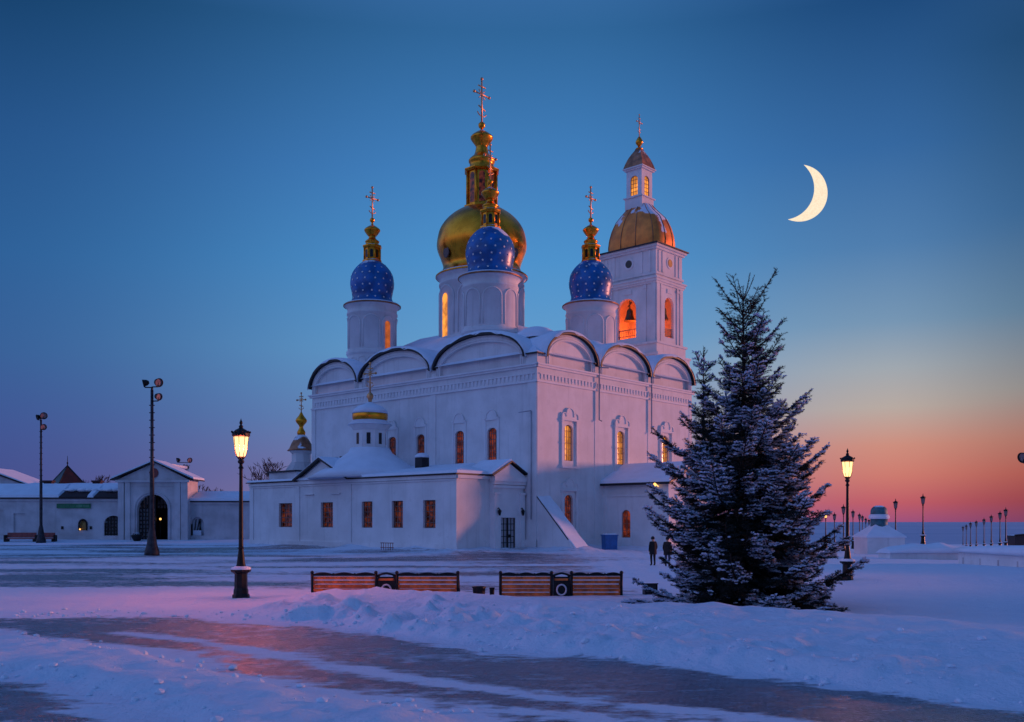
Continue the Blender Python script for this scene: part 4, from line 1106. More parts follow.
# ------------------------------------------------------------------ benches
def bench(label, X, Y, wA, wB, mid, rz=0.):
    z = -.13
    o = thing('park_bench', label, 'bench', (X, Y, z), rz, 'orange slatted double benches')
    tot = wA + mid + wB; x0 = -tot / 2
    def end(x):
        e = MB(); 
        e.tube([(x, .0, 0), (x, .03, .5), (x, -.02, 1.02)], .055, 6); e.tube([(x, .03, .48), (x, .5, .45), (x, .52, 0)], .05, 6); e.tube([(x, .0, .72), (x, .45, .72), (x, .5, .45)], .04, 6); e.ball((x, -.02, 1.05), .07, 8)
        return e
    for x in (x0, x0 + wA, x0 + wA + mid, x0 + tot): end(x).build('end_frame', M['iron'], o)
    for xa, xb in ((x0, x0 + wA), (x0 + wA + mid, x0 + tot)):
        s = MB()
        for k in range(5):
            zz = .20 + k * .148
            s.hexa([(xa + .05, -.02 , zz), (xb - .05, -.02, zz), (xb - .05, .03, zz), (xa + .05, .03, zz)], [(xa + .05, -.03, zz + .115), (xb - .05, -.03, zz + .115), (xb - .05, .02, zz + .115), (xa + .05, .02, zz + .115)])
        so_ = s.build('backrest', M['bench_wood'], o)
        t = MB()
        for k in range(5):
            zz = .317 + k * .148
            t.box(xa + .1, xb - .1, -.036, .02, zz - .001, zz + .008)
        t.build('slat_snow', M['snow'], so_)
        s = MB()
        for k in range(4): s.box(xa + .05, xb - .05, .08 + k * .115, .17 + k * .115, .45, .485)
        s.build('seat', M['bench_wood'], o)
        r = MB(); n = 3; L = (xb - xa) / n
        for k in range(n):
            pts = [(xa + L * (k + q / 8), -.02, .955 + .075 * math.sin(PI * q / 8)) for q in range(9)]
            r.tube(pts, .035, 6)
            r.prism([p for p in pts] + [(xa + L * (k + 1), -.02, .925), (xa + L * k, -.02, .925)], (0, .03, 0))
            r.ball((xa + L * k, -.02, .985), .05, 6)
        r.build('top_rail', M['iron'], o)
    m = MB(); xm = x0 + wA + mid / 2
    m.box(xm - mid / 2 + .06, xm + mid / 2 - .06, -.01, .03, .15, .9)
    m.tube([(xm - mid / 2, -.02, .92), (xm - mid * .2, -.02, 1.0), (xm, -.02, 1.03), (xm + mid * .2, -.02, 1.0), (xm + mid / 2, -.02, .92)], .04, 6)
    for s in (-1, 1): m.box(xm + s * (mid / 2 - .1) - .04, xm + s * (mid / 2 - .1) + .04, -.03, .05, 0, .95)
    mo = m.build('medallion', M['iron'], o)
    m = MB(); m.box(xm - mid / 2 + .1, xm + mid / 2 - .1, -.03, -.012, .76, .84); m.build('medallion_slat', M['bench_wood'], mo)
    m = MB(); pts = [(xm + .17 * math.cos(a), -.05, .42 + .19 * math.sin(a)) for a in np.linspace(0, 2 * PI, 21)]; m.tube(pts, .032, 6); m.build('ring', M['white_ring'], mo)
    return o
YB = 35.4
sc = YB / F
bench('orange slatted double bench nearer the left lamp post, a snow lump before it', wx(385, YB), YB, 64 * sc, 61 * sc, 21 * sc, R(-1))
bench('orange slatted double bench between the small dark bins and the spruce', wx(561, YB), YB, 51 * sc, 50 * sc, 20 * sc, R(1))

def bin_box(name, label, cat, px, py0, py1, wpx, Y):
    s = Y / F
    z0 = gz(wx(px, Y), Y)
    o = thing(name, label, cat, (wx(px, Y), Y, z0 - .05))
    zt = wz(py0, Y) - z0 + .05; w = wpx * s / 2
    b = MB(); b.lathe([(w * .8, 0), (w * .9, .05), (w * 1.0, zt - .06), (w * 1.1, zt - .05), (w * 1.1, zt), (w * .9, zt), (w * .85, zt - .15)], 14, (0, 0), 0, 0, False, False); b.build('tub', M['iron'], o)
    b = MB(); b.lathe([(.001, zt - .02), (w * .6, zt - .05), (w * .88, zt - .1)], 14); b.build('snow_fill', M['snow'], o)
    return o
bin_box('litter_bin', 'wide dark tub between the two orange benches', 'bin', 479, 586.5, 592, 13, 35.6)
bin_box('litter_bin', 'small dark knob like bin touching the second orange bench', 'bin', 492, 587.5, 592, 5, 35.8)
s_ = 36 / F; X = wx(650, 36); z0 = gz(X, 36)
o = thing('speaker_box', 'square dark box at the left edge of the spruce branches', 'box', (X, 36, z0 - .08), R(6))
b = MB(); b.box(-.24, .24, -.2, .2, .0, .46); b.box(-.26, .26, -.22, .22, .46, .50); b.build('casing', M['box_dark'], o)
for s in (-1, 1): b = MB(); b.box(s * .2 - .03, s * .2 + .03, -.215, -.201, 0, .44); b.build('front_rail', M['iron'], o)

# ------------------------------------------------------------------ floodlight masts
def mast(label, px, pyb, pyt, heads, Y=None, arms=()):
    Y = Y or (H * F / (pyb - HY)); X = wx(px, Y); z0 = gz(X, Y) if Y < 127 else 0; Ht = wz(pyt, Y) - z0
    o = thing('floodlight_mast', label, 'floodlight mast', (X, Y, z0), 0, 'floodlight masts')
    p = MB(); p.lathe([(.62, -.3), (.6, .3), (.42, .9), (.28, 1.9), (.19, 2.3), (.18, Ht * .5), (.14, Ht * .52), (.12, Ht)], 10); p.tube([(.0, 0, Ht - .1), (0, 0, Ht + .25)], .1)
    for k in range(10): p.box(-.22, .22, -.04, .04, Ht * (.5 + .045 * k), Ht * (.5 + .045 * k) + .07)
    p.build('pole', M['steel'], o)
    for (dx, dz, w, tilt) in heads:
        zz = Ht + dz
        a = MB(); a.tube([(0, 0, zz - .35), (dx, -.1, zz - .35)], .05, 5); a.tube([(dx, -.1, zz - .35), (dx, -.12, zz)], .05, 5); ao = a.build('bracket', M['steel'], o)
        h = MB(); 
        yo = -.12; q = lambda r, y: None
        n = 14
        d = Vector((math.sin(tilt), -math.cos(tilt), -.25)).normalized(); t_ = d.cross(Vector((0, 0, 1))).normalized(); u_ = t_.cross(d)
        P = frame_fn((dx, yo, zz), t_, u_, d)
        rings = [(.35 * w, -.35), (.75 * w, -.2), (w, .1), (w * 1.04, .14), (w * .9, .14), (w * .85, .05)]
        vs, fs = [], []
        for r_, nn in rings:
            for k in range(n): vs.append(P(r_ * math.cos(2 * PI * k / n), r_ * math.sin(2 * PI * k / n), nn))
        for i in range(len(rings) - 1):
            for k in range(n): k2 = (k + 1) % n; fs.append((i * n + k, i * n + k2, (i + 1) * n + k2, (i + 1) * n + k))
        h.mesh(vs, fs, 0, True); h.face([P(.35 * w * math.cos(2 * PI * k / n), .35 * w * math.sin(2 * PI * k / n), -.35) for k in range(n)])
        ho = h.build('floodlight', M['iron'], o)
        l = MB(); l.face([P(.85 * w * math.cos(2 * PI * k / n), .85 * w * math.sin(2 * PI * k / n), .05) for k in range(n)]); l.build('lens', M['lamp_glass_off'], ho)
    return o
mast('tall thick floodlight mast with three lamp heads before the gatehouse arch', 152, 556, 390, ((-.55, .55, .30, -1.2), (.55, .6, .36, .9), (.55, -.55, .30, 1.0)))
mast('slim tall floodlight mast with a forked head before the left wall', 41, 541.5, 420, ((-.35, .35, .36, -.9), (.4, .55, .45, .6), (.35, -.9, .4, .8)), 124.)
mast('short floodlight mast rising behind the gatehouse roof', 184, 548, 466, ((-.9, .9, .4, -1), (.9, .9, .42, .9), (-.5, -.2, .32, -.7), (.5, -.2, .32, .7)), 150.)
mast('floodlight mast cut by the right picture edge, one dark head showing', 1037, 565, 459, ((-.93, .1, .34, -1.2), (.4, .2, .34, .9)), 62.)

# ------------------------------------------------------------------ kremlin wall on the left
KY = 130.0
def kx(px, Y=KY): return wx(px, Y)
def kwall(name, label, pa, pb_, ze, zt, ops, depth=3.2, cat='wall'):
    o = thing(name, label, cat, (kx(pa), KY, 0))
    L = kx(pb_) - kx(pa)
    P = frame_fn((0, 0, 0), (1, 0, 0), (0, 0, 1), (0, -1, 0))
    m = MB(); wall(m, P, 0, L, -1, ze, ops, .9)
    m.face([(0, 0, ze), (0, depth, zt), (0, depth, -1), (0, 0, -1)]); m.face([(L, 0, ze), (L, depth, zt), (L, depth, -1), (L, 0, -1)])
    m.face([(0, depth, -1), (L, depth, -1), (L, depth, zt), (0, depth, zt)])
    m.obox(P, 0, L, ze - .35, ze - .05, -.01, .22); m.obox(P, 0, L, -1, .9, -.01, .12)
    m.build('wall_face', M['plaster_old'], o)
    r = MB(); r.hexa([(0, -.5, ze), (L, -.5, ze), (L, depth, zt), (0, depth, zt)], [(0, -.5, ze + .12), (L, -.5, ze + .12), (L, depth, zt + .12), (0, depth, zt + .12)]); r.build('eave', M['dark_edge'], o)
    return o, P, L
def uk(px, pa): return kx(px) - kx(pa)
PA = -40
ops = [(uk(16 - 3, PA), uk(16 + 7 - 3, PA), 0.4, 4.0, 0)] 
lw_ops = [(uk(-4, PA), uk(3.5, PA), .6, 4.4, 0), (uk(13.5, PA), uk(25, PA), .6, 3.9, 0), (uk(104, PA), uk(122.5, PA), .0, 3.6, 1.1), (uk(79.5, PA), uk(86.5, PA), 1.6, 3.0, .6)]
kw, P, L = kwall('fortress_wall', 'long low whitewashed wall with snow roof and exposed red sheets, left of gatehouse', PA, 124, 5.9, 7.6, lw_ops)
# blind panels, lattice arch, icon niche
b = MB()
for o_ in lw_ops[:2]: b.face([P(*p, -.25) for p in outline(o_)])
b.build('blind_panel', M['plaster_old'], kw)
o_ = lw_ops[2]; b = MB(); b.face([P(*p, -.6) for p in outline(o_)]); bo_ = b.build('arch_back', M['white_panel'], kw)
b = MB()
for k in range(0, 7): u = o_[0] + (o_[1] - o_[0]) * k / 6; x = abs((k - 3) / 3); b.obox(P, u - .09, u + .09, 0, 2.5 + 1.1 * math.sqrt(max(0, 1 - x * x)), -.4, -.25)
for k in range(0, 8): v = .1 + k * .48; xx = 0 if v < 2.5 else (o_[1] - o_[0]) / 2 * (1 - math.sqrt(max(0, 1 - ((v - 2.5) / 1.1) ** 2))); b.obox(P, o_[0] + xx, o_[1] - xx, v - .09, v + .09, -.42, -.22)
b.build('lattice_gate', M['iron'], kw)
o_ = lw_ops[3]; b = MB(); b.face([P(*p, -.2) for p in outline(o_)]); b.build('niche_icon', M['icon_gold'], kw)
b = MB(); ol = outline((o_[0] - .05, o_[1] + .05, o_[2], o_[3] + .05, .65)); b.tube([P(*p, .03) for p in ol] , .12, 5); b.build('niche_rim', M['iron'], kw)
b = MB(); b.ball(P(o_[0] + .1, 1.75, .1), .11, 8); b.build('niche_lamp', M['lamp_small_on'], kw)
for px in (62.5, 91): b = MB(); b.obox(P, uk(px, PA) - .14, uk(px, PA) + .14, 1.75, 2.15, 0, .12); b.build('wall_box', M['iron'], kw)
# snow on the wall roof with torn patches where the red sheets show
b = MB(); depth = 3.2
rr = random.Random(3)
xs = [(0, uk(60.5, PA)), (uk(88.5, PA), uk(95, PA))]
for a, c_ in xs: b.hexa([(a, -.45, 6.04), (c_, -.45, 6.04), (c_, depth, 7.74), (a, depth, 7.74)], [(a + .1, -.35, 6.4), (c_ - .2, -.35, 6.4), (c_ - .2, depth, 8.05), (a, depth, 8.05)])
a, c_ = uk(60, PA), uk(117, PA); b.hexa([(a, 1.9, 7.05), (c_, 1.9, 7.05), (c_, depth, 7.76), (a, depth, 7.76)], [(a, 2.1, 7.35), (c_, 2.1, 7.35), (c_, depth, 8.05), (a, depth, 8.05)])
u = uk(60, PA)
while u < uk(118, PA):
    w_ = rr.uniform(.3, .8); b.ball((u, 1.75 + rr.uniform(-.35, .1), 7.08), w_, 8, 0, .45); u += w_ * 1.1
b.build('roof_snow', M['snow'], kw)
b = MB()
for pa_, pb2 in ((60.3, 88.3), (95, 121)):
    n = 12
    for k in range(n): u0 = uk(pa_ + (pb2 - pa_) * k / n, PA); u1 = uk(pa_ + (pb2 - pa_) * (k + .86) / n, PA); b.hexa([(u0, -.48, 6.03), (u1, -.48, 6.03), (u1, 2.4, 7.32), (u0, 2.4, 7.32)], [(u0, -.48, 6.12), (u1, -.48, 6.12), (u1, 2.4, 7.41), (u0, 2.4, 7.41)])
b.build('red_roof', M['roof_red'], kw)
# sign over the wall
sg = thing('wall_sign', 'long narrow green sign on the whitewashed wall', 'sign', (kx(74), KY - .08, wz(506, KY)))
b = MB(); w_ = (91 - 57) / 2 * KY / F; b.box(-w_, w_, -.06, .0, -.31, .31); b.build('board', M['sign_green'], sg)
b = MB(); u = -w_ + .25; rr = random.Random(8)
while u < w_ - .3:
    lw_ = rr.uniform(.10, .17)
    if u < w_ * .28 and rr.random() < .88:
        b.box(u, u + .035, -.075, -.062, -.15, .13)
        if rr.random() < .7: b.box(u + lw_, u + lw_ + .035, -.075, -.062, -.15, .13)
        zc_ = rr.choice((-.15, -.03, .1)); b.box(u + .036, u + lw_ - .001, -.075, -.062, zc_, zc_ + .035)
    u += lw_ + .1
b.build('lettering', M['sign_letter'], sg)
b = MB(); b.prism([(w_ * .33 + .42 * math.cos(a), -.075, .22 * math.sin(a)) for a in np.linspace(0, 2 * PI, 13)[:-1]], (0, .012, 0)); b.box(w_ * .55, w_ * .9, -.075, -.062, -.12, .12); b.build('emblem', M['sign_letter'], sg)

# gatehouse
GA, GB = 122, 191
gh = thing('gatehouse', 'white gatehouse with low pediment and tall dark arch holding an open lattice gate', 'gatehouse', (kx(GA), KY - 1.2, 0))
P = frame_fn((0, 0, 0), (1, 0, 0), (0, 0, 1), (0, -1, 0)); L = uk(GB, GA)
og = (uk(140.5, GA), uk(171, GA), -1, 6.45, 2.0)
m = MB(); wall(m, P, 0, L, -1, 8.3, [og], 3.5)
m.face([(0, 0, -1), (0, 4, -1), (0, 4, 8.3), (0, 0, 8.3)]); m.face([(L, 0, -1), (L, 4, -1), (L, 4, 8.3), (L, 0, 8.3)])
pk = uk(158, GA)
m.prism([(-.2, -.05, 8.35), (L + .2, -.05, 8.35), (pk, -.05, 10.7)], (0, 4, 0))
m.obox(P, -.3, L + .3, 8.05, 8.35, -.01, .35); m.obox(P, .6, L - .6, 7.5, 7.6, -.01, .1)
for a, b_ in ((0, .9), (og[0] - 1.7, og[0] - .9), (og[1] + .9, og[1] + 1.7), (L - .9, L)): m.obox(P, a, b_, -1, 8.05, -.01, .16)
m.tube([P(*p, .05) for p in outline((og[0] - .3, og[1] + .3, -1, 6.75, 2.15))], .14, 5)
m.build('facade', M['plaster_old'], gh)
m = MB(); m.face([P(*p, -3.49) for p in outline(og)]); m.build('passage_dark', M['pane_black'], gh)
m = MB(); hwid = (og[1] - og[0]) * .52
for k in range(6): u = og[0] + hwid * k / 5; xx = (u - (og[0] + og[1]) / 2) / ((og[1] - og[0]) / 2); m.obox(P, u - .08, u + .08, 0, 4.45 + 1.95 * math.sqrt(max(0, 1 - xx * xx)), -.9, -.75)
for k in range(10): v = .2 + k * .55; u0 = og[0] if v < 4.4 else (og[0] + og[1]) / 2 - (og[1] - og[0]) / 2 * math.sqrt(max(0, 1 - ((v - 4.45) / 2.0) ** 2)); m.obox(P, u0, og[0] + hwid, v - .08, v + .08, -.92, -.72)
m.build('gate_leaf', M['iron'], gh)
m = MB(); m.face([P(og[0] + .02, .1, -1.1), P(og[0] + hwid - .1, .1, -1.1), P(og[0] + hwid - .1, 4.6, -1.1), P(og[0] + .02, 4.6, -1.1)]); m.build('gate_panel', M['white_panel'], gh)
m = MB(); m.ball(P(uk(159.3, GA), wz(519, KY), -1.6), .16, 10); m.build('passage_lamp', M['lamp_small_on'], gh)
m = MB(); m.tube([P(uk(159.3, GA), wz(519, KY) - .22, -1.6), P(uk(159.3, GA), -.5, -1.6)], .05); m.build('lamp_stem', M['iron'], gh)
m = MB(); m.prism([P(uk(157.5, GA) + .6 * math.cos(a), 9.3 + .65 * math.sin(a), .05) for a in np.linspace(0, 2 * PI, 17)[:-1]], (0, -.08, 0)); m.build('pediment_medallion', M['red_bench'], gh)
for s in (-1, 1):
    xe = pk + s * (L / 2 + .9) + (L / 2 - pk)
    m = MB(); m.hexa([(xe, -.55, 8.30), (pk, -.55, 10.72), (pk, 4.2, 10.72), (xe, 4.2, 8.30)], [(xe, -.55, 8.46), (pk, -.55, 10.9), (pk, 4.2, 10.9), (xe, 4.2, 8.46)]); m.build('gate_roof', M['dark_edge'], gh)
    m = MB(); m.hexa([(xe, -.45, 8.475), (pk, -.45, 10.915), (pk, 4.2, 10.915), (xe, 4.2, 8.475)], [(xe - s * .1, -.4, 8.75), (pk, -.4, 11.1), (pk, 4.2, 11.1), (xe - s * .1, 4.2, 8.75)]); m.build('gate_snow', M['snow'], gh)
# long left slope of the gate roof reaching back
m = MB(); m.hexa([(-1.5, 4.3, 7.9), (pk, 4.3, 10.6), (pk, 13, 10.6), (-1.5, 13, 7.9)], [(-1.5, 4.3, 8.2), (pk, 4.3, 10.9), (pk, 13, 10.9), (-1.5, 13, 8.2)]); m.build('rear_roof', M['snow'], gh)

# wall right of gate
oa = (uk(191, 189), uk(204, 189), .2, 3.4, .95)
kw2, P, L = kwall('fortress_wall', 'plain whitewashed wall with snow roof between gatehouse and chapel', 189, 262, 5.45, 6.5, [oa])
m = MB(); m.hexa([(0, -.45, 5.58), (L - 1.2, -.45, 5.58), (L - 1.2, 3.2, 6.63), (0, 3.2, 6.63)], [(0, -.35, 5.95), (L - 1.4, -.35, 5.95), (L - 1.4, 3.2, 7.0), (0, 3.2, 7.0)]); m.build('roof_snow', M['snow'], kw2)
m = MB(); m.face([P(*p, -.7) for p in outline(oa)]); m.build('arch_back', M['white_panel'], kw2)
m = MB(); m.obox(P, oa[0] + .2, oa[1] - .45, .1, 1.6, -.5, -.2); m.build('snow_screen', M['snow'], kw2)
for a0, a1 in ((.35, .55), (.7, 1.0), (1.05, 1.15), (1.25, .95)): 
    m = MB(); m.tube([P(oa[0] + a0, 1.4, -.4), P(oa[0] + a1, 3.1, -.45)], .07, 4); m.build('leaning_bar', M['iron'], kw2)
m = MB(); m.ball(P(oa[0] - .15, 2.3, .12), .14, 8); m.build('wall_lamp', M['lamp_small_on'], kw2)

# things by the wall
def red_bench(px, label, w_=3.1):
    o = thing('low_seat', label, 'bench', (kx(px, 126), 126, gz(kx(px, 126), 126)), 0, 'low red seats by the wall')
    m = MB(); m.box(-w_, w_, -.2, .2, .42, .55); m.hexa([(-w_, .18, .6), (w_, .18, .6), (w_, .24, .6), (-w_, .24, .6)], [(-w_, .26, 1.25), (w_, .26, 1.25), (w_, .32, 1.25), (-w_, .32, 1.25)]); m.build('seat_board', M['red_bench'], o)
    for s in (-1, 1): m = MB(); m.box(s * w_ - .12 * s - .12, s * w_ - .12 * s + .12, -.3, .36, -.2, .41); m.box(s * (w_ + .13) - .1, s * (w_ + .13) + .1, -.3, .36, .0, .95); m.build('seat_end', M['iron'], o)
red_bench(21, 'low red seat under the blind wall panels, left of the slim mast', 1.9); red_bench(48.5, 'low red seat just right of the slim mast foot', .75)
o = thing('dark_urn', 'small dark urn beside the left side of the gate arch', 'urn', (kx(137, 127), 127, gz(kx(137, 127), 127)))
m = MB(); m.lathe(catmull([(.3, 0), (.45, .15), (.7, .6), (.75, .85), (.5, 1.0), (.55, 1.1)], 3), 12); m.build('bowl', M['iron'], o)
m = MB(); m.lathe([(.62, .86), (.45, 1.08), (.2, 1.16), (.01, 1.18)], 10); m.build('snow_cap', M['snow'], o)

# houses behind the wall
bh = thing('gabled_house', 'pale house with low snowy gable roof behind the left wall', 'house', (wx(-6, 162), 162, 0))
m = MB(); m.box(-8, 6.6, 0, 9, -1, 8.4); m.prism([(-8, 0, 8.42), (6.6, 0, 8.42), (-1.6, 0, 11.4)], (0, 9, 0)); m.build('wall', M['plaster_old'], bh)
m = MB(); m.hexa([(7.4, -.5, 8.3), (-1.6, -.5, 11.5), (-1.6, 9.4, 11.5), (7.4, 9.4, 8.3)], [(7.4, -.5, 8.5), (-1.6, -.5, 11.75), (-1.6, 9.4, 11.75), (7.4, 9.4, 8.5)]); m.hexa([(-9, -.5, 8.3), (-1.6, -.5, 11.5), (-1.6, 9.4, 11.5), (-9, 9.4, 8.3)], [(-9, -.5, 8.5), (-1.6, -.5, 11.75), (-1.6, 9.4, 11.75), (-9, 9.4, 8.5)]); ro = m.build('roof', M['dark_edge'], bh)
m = MB(); m.box(6.0, 6.6, 4, 4.6, 8, 9.7); m.build('chimney', M['roof_red'], ro)
m = MB(); m.hexa([(7.3, -.4, 8.515), (-1.6, -.4, 11.765), (-1.6, 9.4, 11.765), (7.3, 9.4, 8.515)], [(7.1, -.3, 8.75), (-1.6, -.3, 12.0), (-1.6, 9.4, 12.0), (7.1, 9.4, 8.75)]); m.hexa([(-8.9, -.4, 8.515), (-1.6, -.4, 11.765), (-1.6, 9.4, 11.765), (-8.9, 9.4, 8.515)], [(-8.7, -.3, 8.75), (-1.6, -.3, 12.0), (-1.6, 9.4, 12.0), (-8.7, 9.4, 8.75)]); m.build('roof_snow', M['snow'], bh)
tw = thing('fortress_tower', 'squat tower with steep red and green pyramid roof behind the wall', 'tower', (wx(67.5, 158), 158, 0), R(45))
m = MB(); m.box(-2.1, 2.1, -2.1, 2.1, -1, 8.3); m.build('wall', M['plaster_old'], tw)
m = MB(); k = 2.45; ap = (0, 0, wz(465.5, 158))
for i, (a, b_) in enumerate((((-k, -k), (k, -k)), ((k, -k), (k, k)), ((k, k), (-k, k)), ((-k, k), (-k, -k)))): m.face([(*a, 8.3), (*b_, 8.3), ap], 1 if i in (0,) else 0)
m.face([(-k, -k, 8.3), (k, -k, 8.3), (k, k, 8.3), (-k, k, 8.3)], 0); 
tr = m.build('roof', [M['roof_green'], M['roof_red']], tw)
m = MB(); m.tube([(0, 0, ap[2] - .2), (0, 0, ap[2] + 1.6)], [.09, .03], 5); m.ball((0, 0, ap[2] + .4), .16, 6); m.build('spire', M['iron'], tr)
m = MB()
for c_ in ((-k, -k), (k, -k), (k, k), (-k, k)): m.tube([(*c_, 8.32), ap], .1, 4)
m.build('hip_ridge', M['dark_edge'], tr)
rg = thing('long_roof_house', 'long low snow roofed range with two flat chimneys behind the wall', 'house', (wx(70, 150), 150, 0))
m = MB(); m.box(-9, 9.5, 0, 7, -1, 8.0); m.build('wall', M['plaster_old'], rg)
m = MB(); m.hexa([(-9.4, -.4, 8.0), (9.8, -.4, 8.0), (9.8, 7, 8.9), (-9.4, 7, 8.9)], [(-9.4, -.3, 8.2), (9.8, -.3, 8.2), (9.8, 7, 9.1), (-9.4, 7, 9.1)]); ro = m.build('roof', M['snow'], rg)
for px in (44.5, 93.5): x = wx(px, 150) - wx(70, 150); m = MB(); m.box(x - .6, x + .6, 1, 2, 8, 9.0); m.box(x - .75, x + .75, .9, 2.1, 9.0, 9.25); m.build('chimney', M['roof_red'], ro)

# bare trees behind
def bare_tree(px, pyt, Y, seed, label, spread=.5):
    rr = random.Random(seed); z1 = wz(pyt, Y)
    o = thing('bare_tree', label, 'tree', (wx(px, Y), Y, 0), 0, 'leafless trees behind the wall')
    tr = MB(); cr = MB()
    def grow(mb, p, d, l, r, n):
        pts = [p]; 
        for i in range(3):
            d = (d + Vector((rr.uniform(-.12, .12), rr.uniform(-.12, .12), rr.uniform(-.02, .1)))).normalized(); pts.append(pts[-1] + d * l / 3)
        mb.tube(pts, [r, r * .88, r * .76, r * .62], 4 if n else 6)
        if n < 6:
            for k in range(rr.choice((2, 3, 3))):
                a = rr.uniform(0, 2 * PI); s = rr.uniform(.35, .8)
                nd = (d + Vector((math.cos(a) * s, math.sin(a) * s, rr.uniform(-.05, .2)))).normalized()
                q = pts[rr.choice((2, 3, 3))]
                grow(cr, q, nd, l * rr.uniform(.58, .82), max(r * .60, .032), n + 1)
    h = z1 * .36
    grow(tr, Vector((0, 0, 0)), Vector((0, 0, 1)), h, h * .045, 0)
    tr.build('trunk', M['twig'], o); co = cr.build('crown', M['twig'], o)
    top = float(np.percentile([v.co.z for v in co.data.vertices], 93)); wd_ = float(np.percentile([abs(v.co.x) for v in co.data.vertices], 92)) * 2; o.scale = (spread / wd_, spread / wd_, z1 / top)
bare_tree(199, 472, 165, 5, 'bare tree with wide crown behind the wall right of the gatehouse', 7.6)
bare_tree(273, 466, 150, 9, 'bare tree behind the chapel left end', 5.0)
bare_tree(104, 478, 160, 12, 'bare tree behind the exposed red roof sheets', 5.6)
bare_tree(95, 480, 170, 15, 'thin bare tree next to the flat chimney behind the wall', 3.6)

# ------------------------------------------------------------------ right side: pavilion, parapets
PY = 112.
zg = float(terrain(np.array([wx(879, PY)]), np.array([PY]))[0])
pv = thing('pavilion', 'small snow covered pavilion with teal domed cap', 'pavilion', (wx(879, PY), PY, zg))
s_ = PY / F; hw = 18.5 * s_; zw = wz(537, PY) - zg; za = wz(525, PY) - zg; zt = wz(505.5, PY) - zg
m = MB(); m.box(-hw, hw, -hw, hw, -1, zw); m.build('wall', M['plaster'], pv)
m = MB(); m.lathe([(hw * 1.5, zw - .05), (hw * 1.5, zw + .12), (hw * .7, za - .3), (1.0, za + .05)], 4, (0, 0), PI / 4, 0, False); m.build('snow_roof', M['snow'], pv)
m = MB(); m.lathe([(.95, za - .6), (.95, za + .75)], 16, (0, 0), 0, 0, True); dr = m.build('cap_drum', M['teal'], pv)
m = MB(); m.lathe([(1.08, za + .7), (1.16, za + .85), (1.12, za + 1.1), (.95, za + 1.25)], 16); m.build('cap_snow', M['snow'], dr)
m = MB(); m.lathe(catmull([(.95, za + 1.2), (.92, za + 1.7), (.75, zt - .25), (.42, zt - .03), (.05, zt)], 3), 16); m.build('cap_dome', M['teal'], dr)
def parapet(name, label, p0, p1, z_top, th, zbot):
    a = Vector(p0); b_ = Vector(p1); d = (b_ - a); L = d.length; rz = math.atan2(d.y, d.x)
    o = thing(name, label, 'wall', (*p0, 0), rz)
    m = MB(); m.box(0, L, -th / 2, th / 2, zbot, z_top); m.build('wall_body', M['plaster'], o)
    m = MB(); n = 30; rr = random.Random(int(L * 7)); prof = []
    for i in range(n + 1):
        x = -.15 + (L + .3) * i / n; e = min(1, 3.0 * min(i, n - i) / n + .15)
        hgt = .66 * e ** .6 * (1 + .07 * math.sin(i * .7) + .05 * math.sin(i * .31 + 1)) + .1
        prof.append([(x, -th / 2 - .28, z_top + .02), (x, -th / 2 - .22, z_top + hgt * .55), (x, -th * .15, z_top + hgt), (x, th * .25, z_top + hgt * .9), (x, th / 2 + .2, z_top + .02)])
    for i in range(n):
        for k in range(4): m.face([prof[i][k], prof[i + 1][k], prof[i + 1][k + 1], prof[i][k + 1]], 0, True)
        m.face([prof[i][0], prof[i][4], prof[i + 1][4], prof[i + 1][0]])
    m.face(prof[0]); m.face(prof[-1]); m.build('snow_cap', M['snow'], o)
    return o
parapet('low_wall', 'low wall under a long rounded snow cap beyond the right lamp post', gp(884, 553.5, .3), gp(961, 553, .3), .32, 1.6, -1.2)
A_, B_ = (wx(963, 61), 61.), (30.4, 8.)  # run past the view lengthened to block low sun from the ground
rp = parapet('low_wall', 'tall white parapet with snow cap in front of the row of small lamp posts', A_, B_, wz(552, 61), .6, -3)
m = MB(); Lp = (Vector(B_) - Vector(A_)).length
for k in range(26): m.box(.6 + k * Lp / 26, .66 + k * Lp / 26, -.36, -.302, -2, wz(557, 61))
m.build('post_strip', M['plaster_old'], rp)
Yk = 56.; o = thing('dark_container', 'dark open container on the right parapet beside the tallest small lamp post', 'container', (wx(1016, Yk), Yk, wz(546, Yk)))
s_ = Yk / F; m = MB(); m.hexa([(-4.5 * s_, -.4, 0), (4.2 * s_, -.4, 0), (4.2 * s_, .4, 0), (-4.5 * s_, .4, 0)], [(-5.2 * s_, -.45, 10.5 * s_), (6.5 * s_, -.45, 11.5 * s_), (6.5 * s_, .45, 11.5 * s_), (-5.2 * s_, .45, 10.5 * s_)]); m.build('box', M['box_dark'], o)
m = MB(); m.tube([(-5.4 * s_, -.47, 10.6 * s_), (6.8 * s_, -.47, 11.6 * s_)], .06, 5); m.build('rim', M['iron'], o)
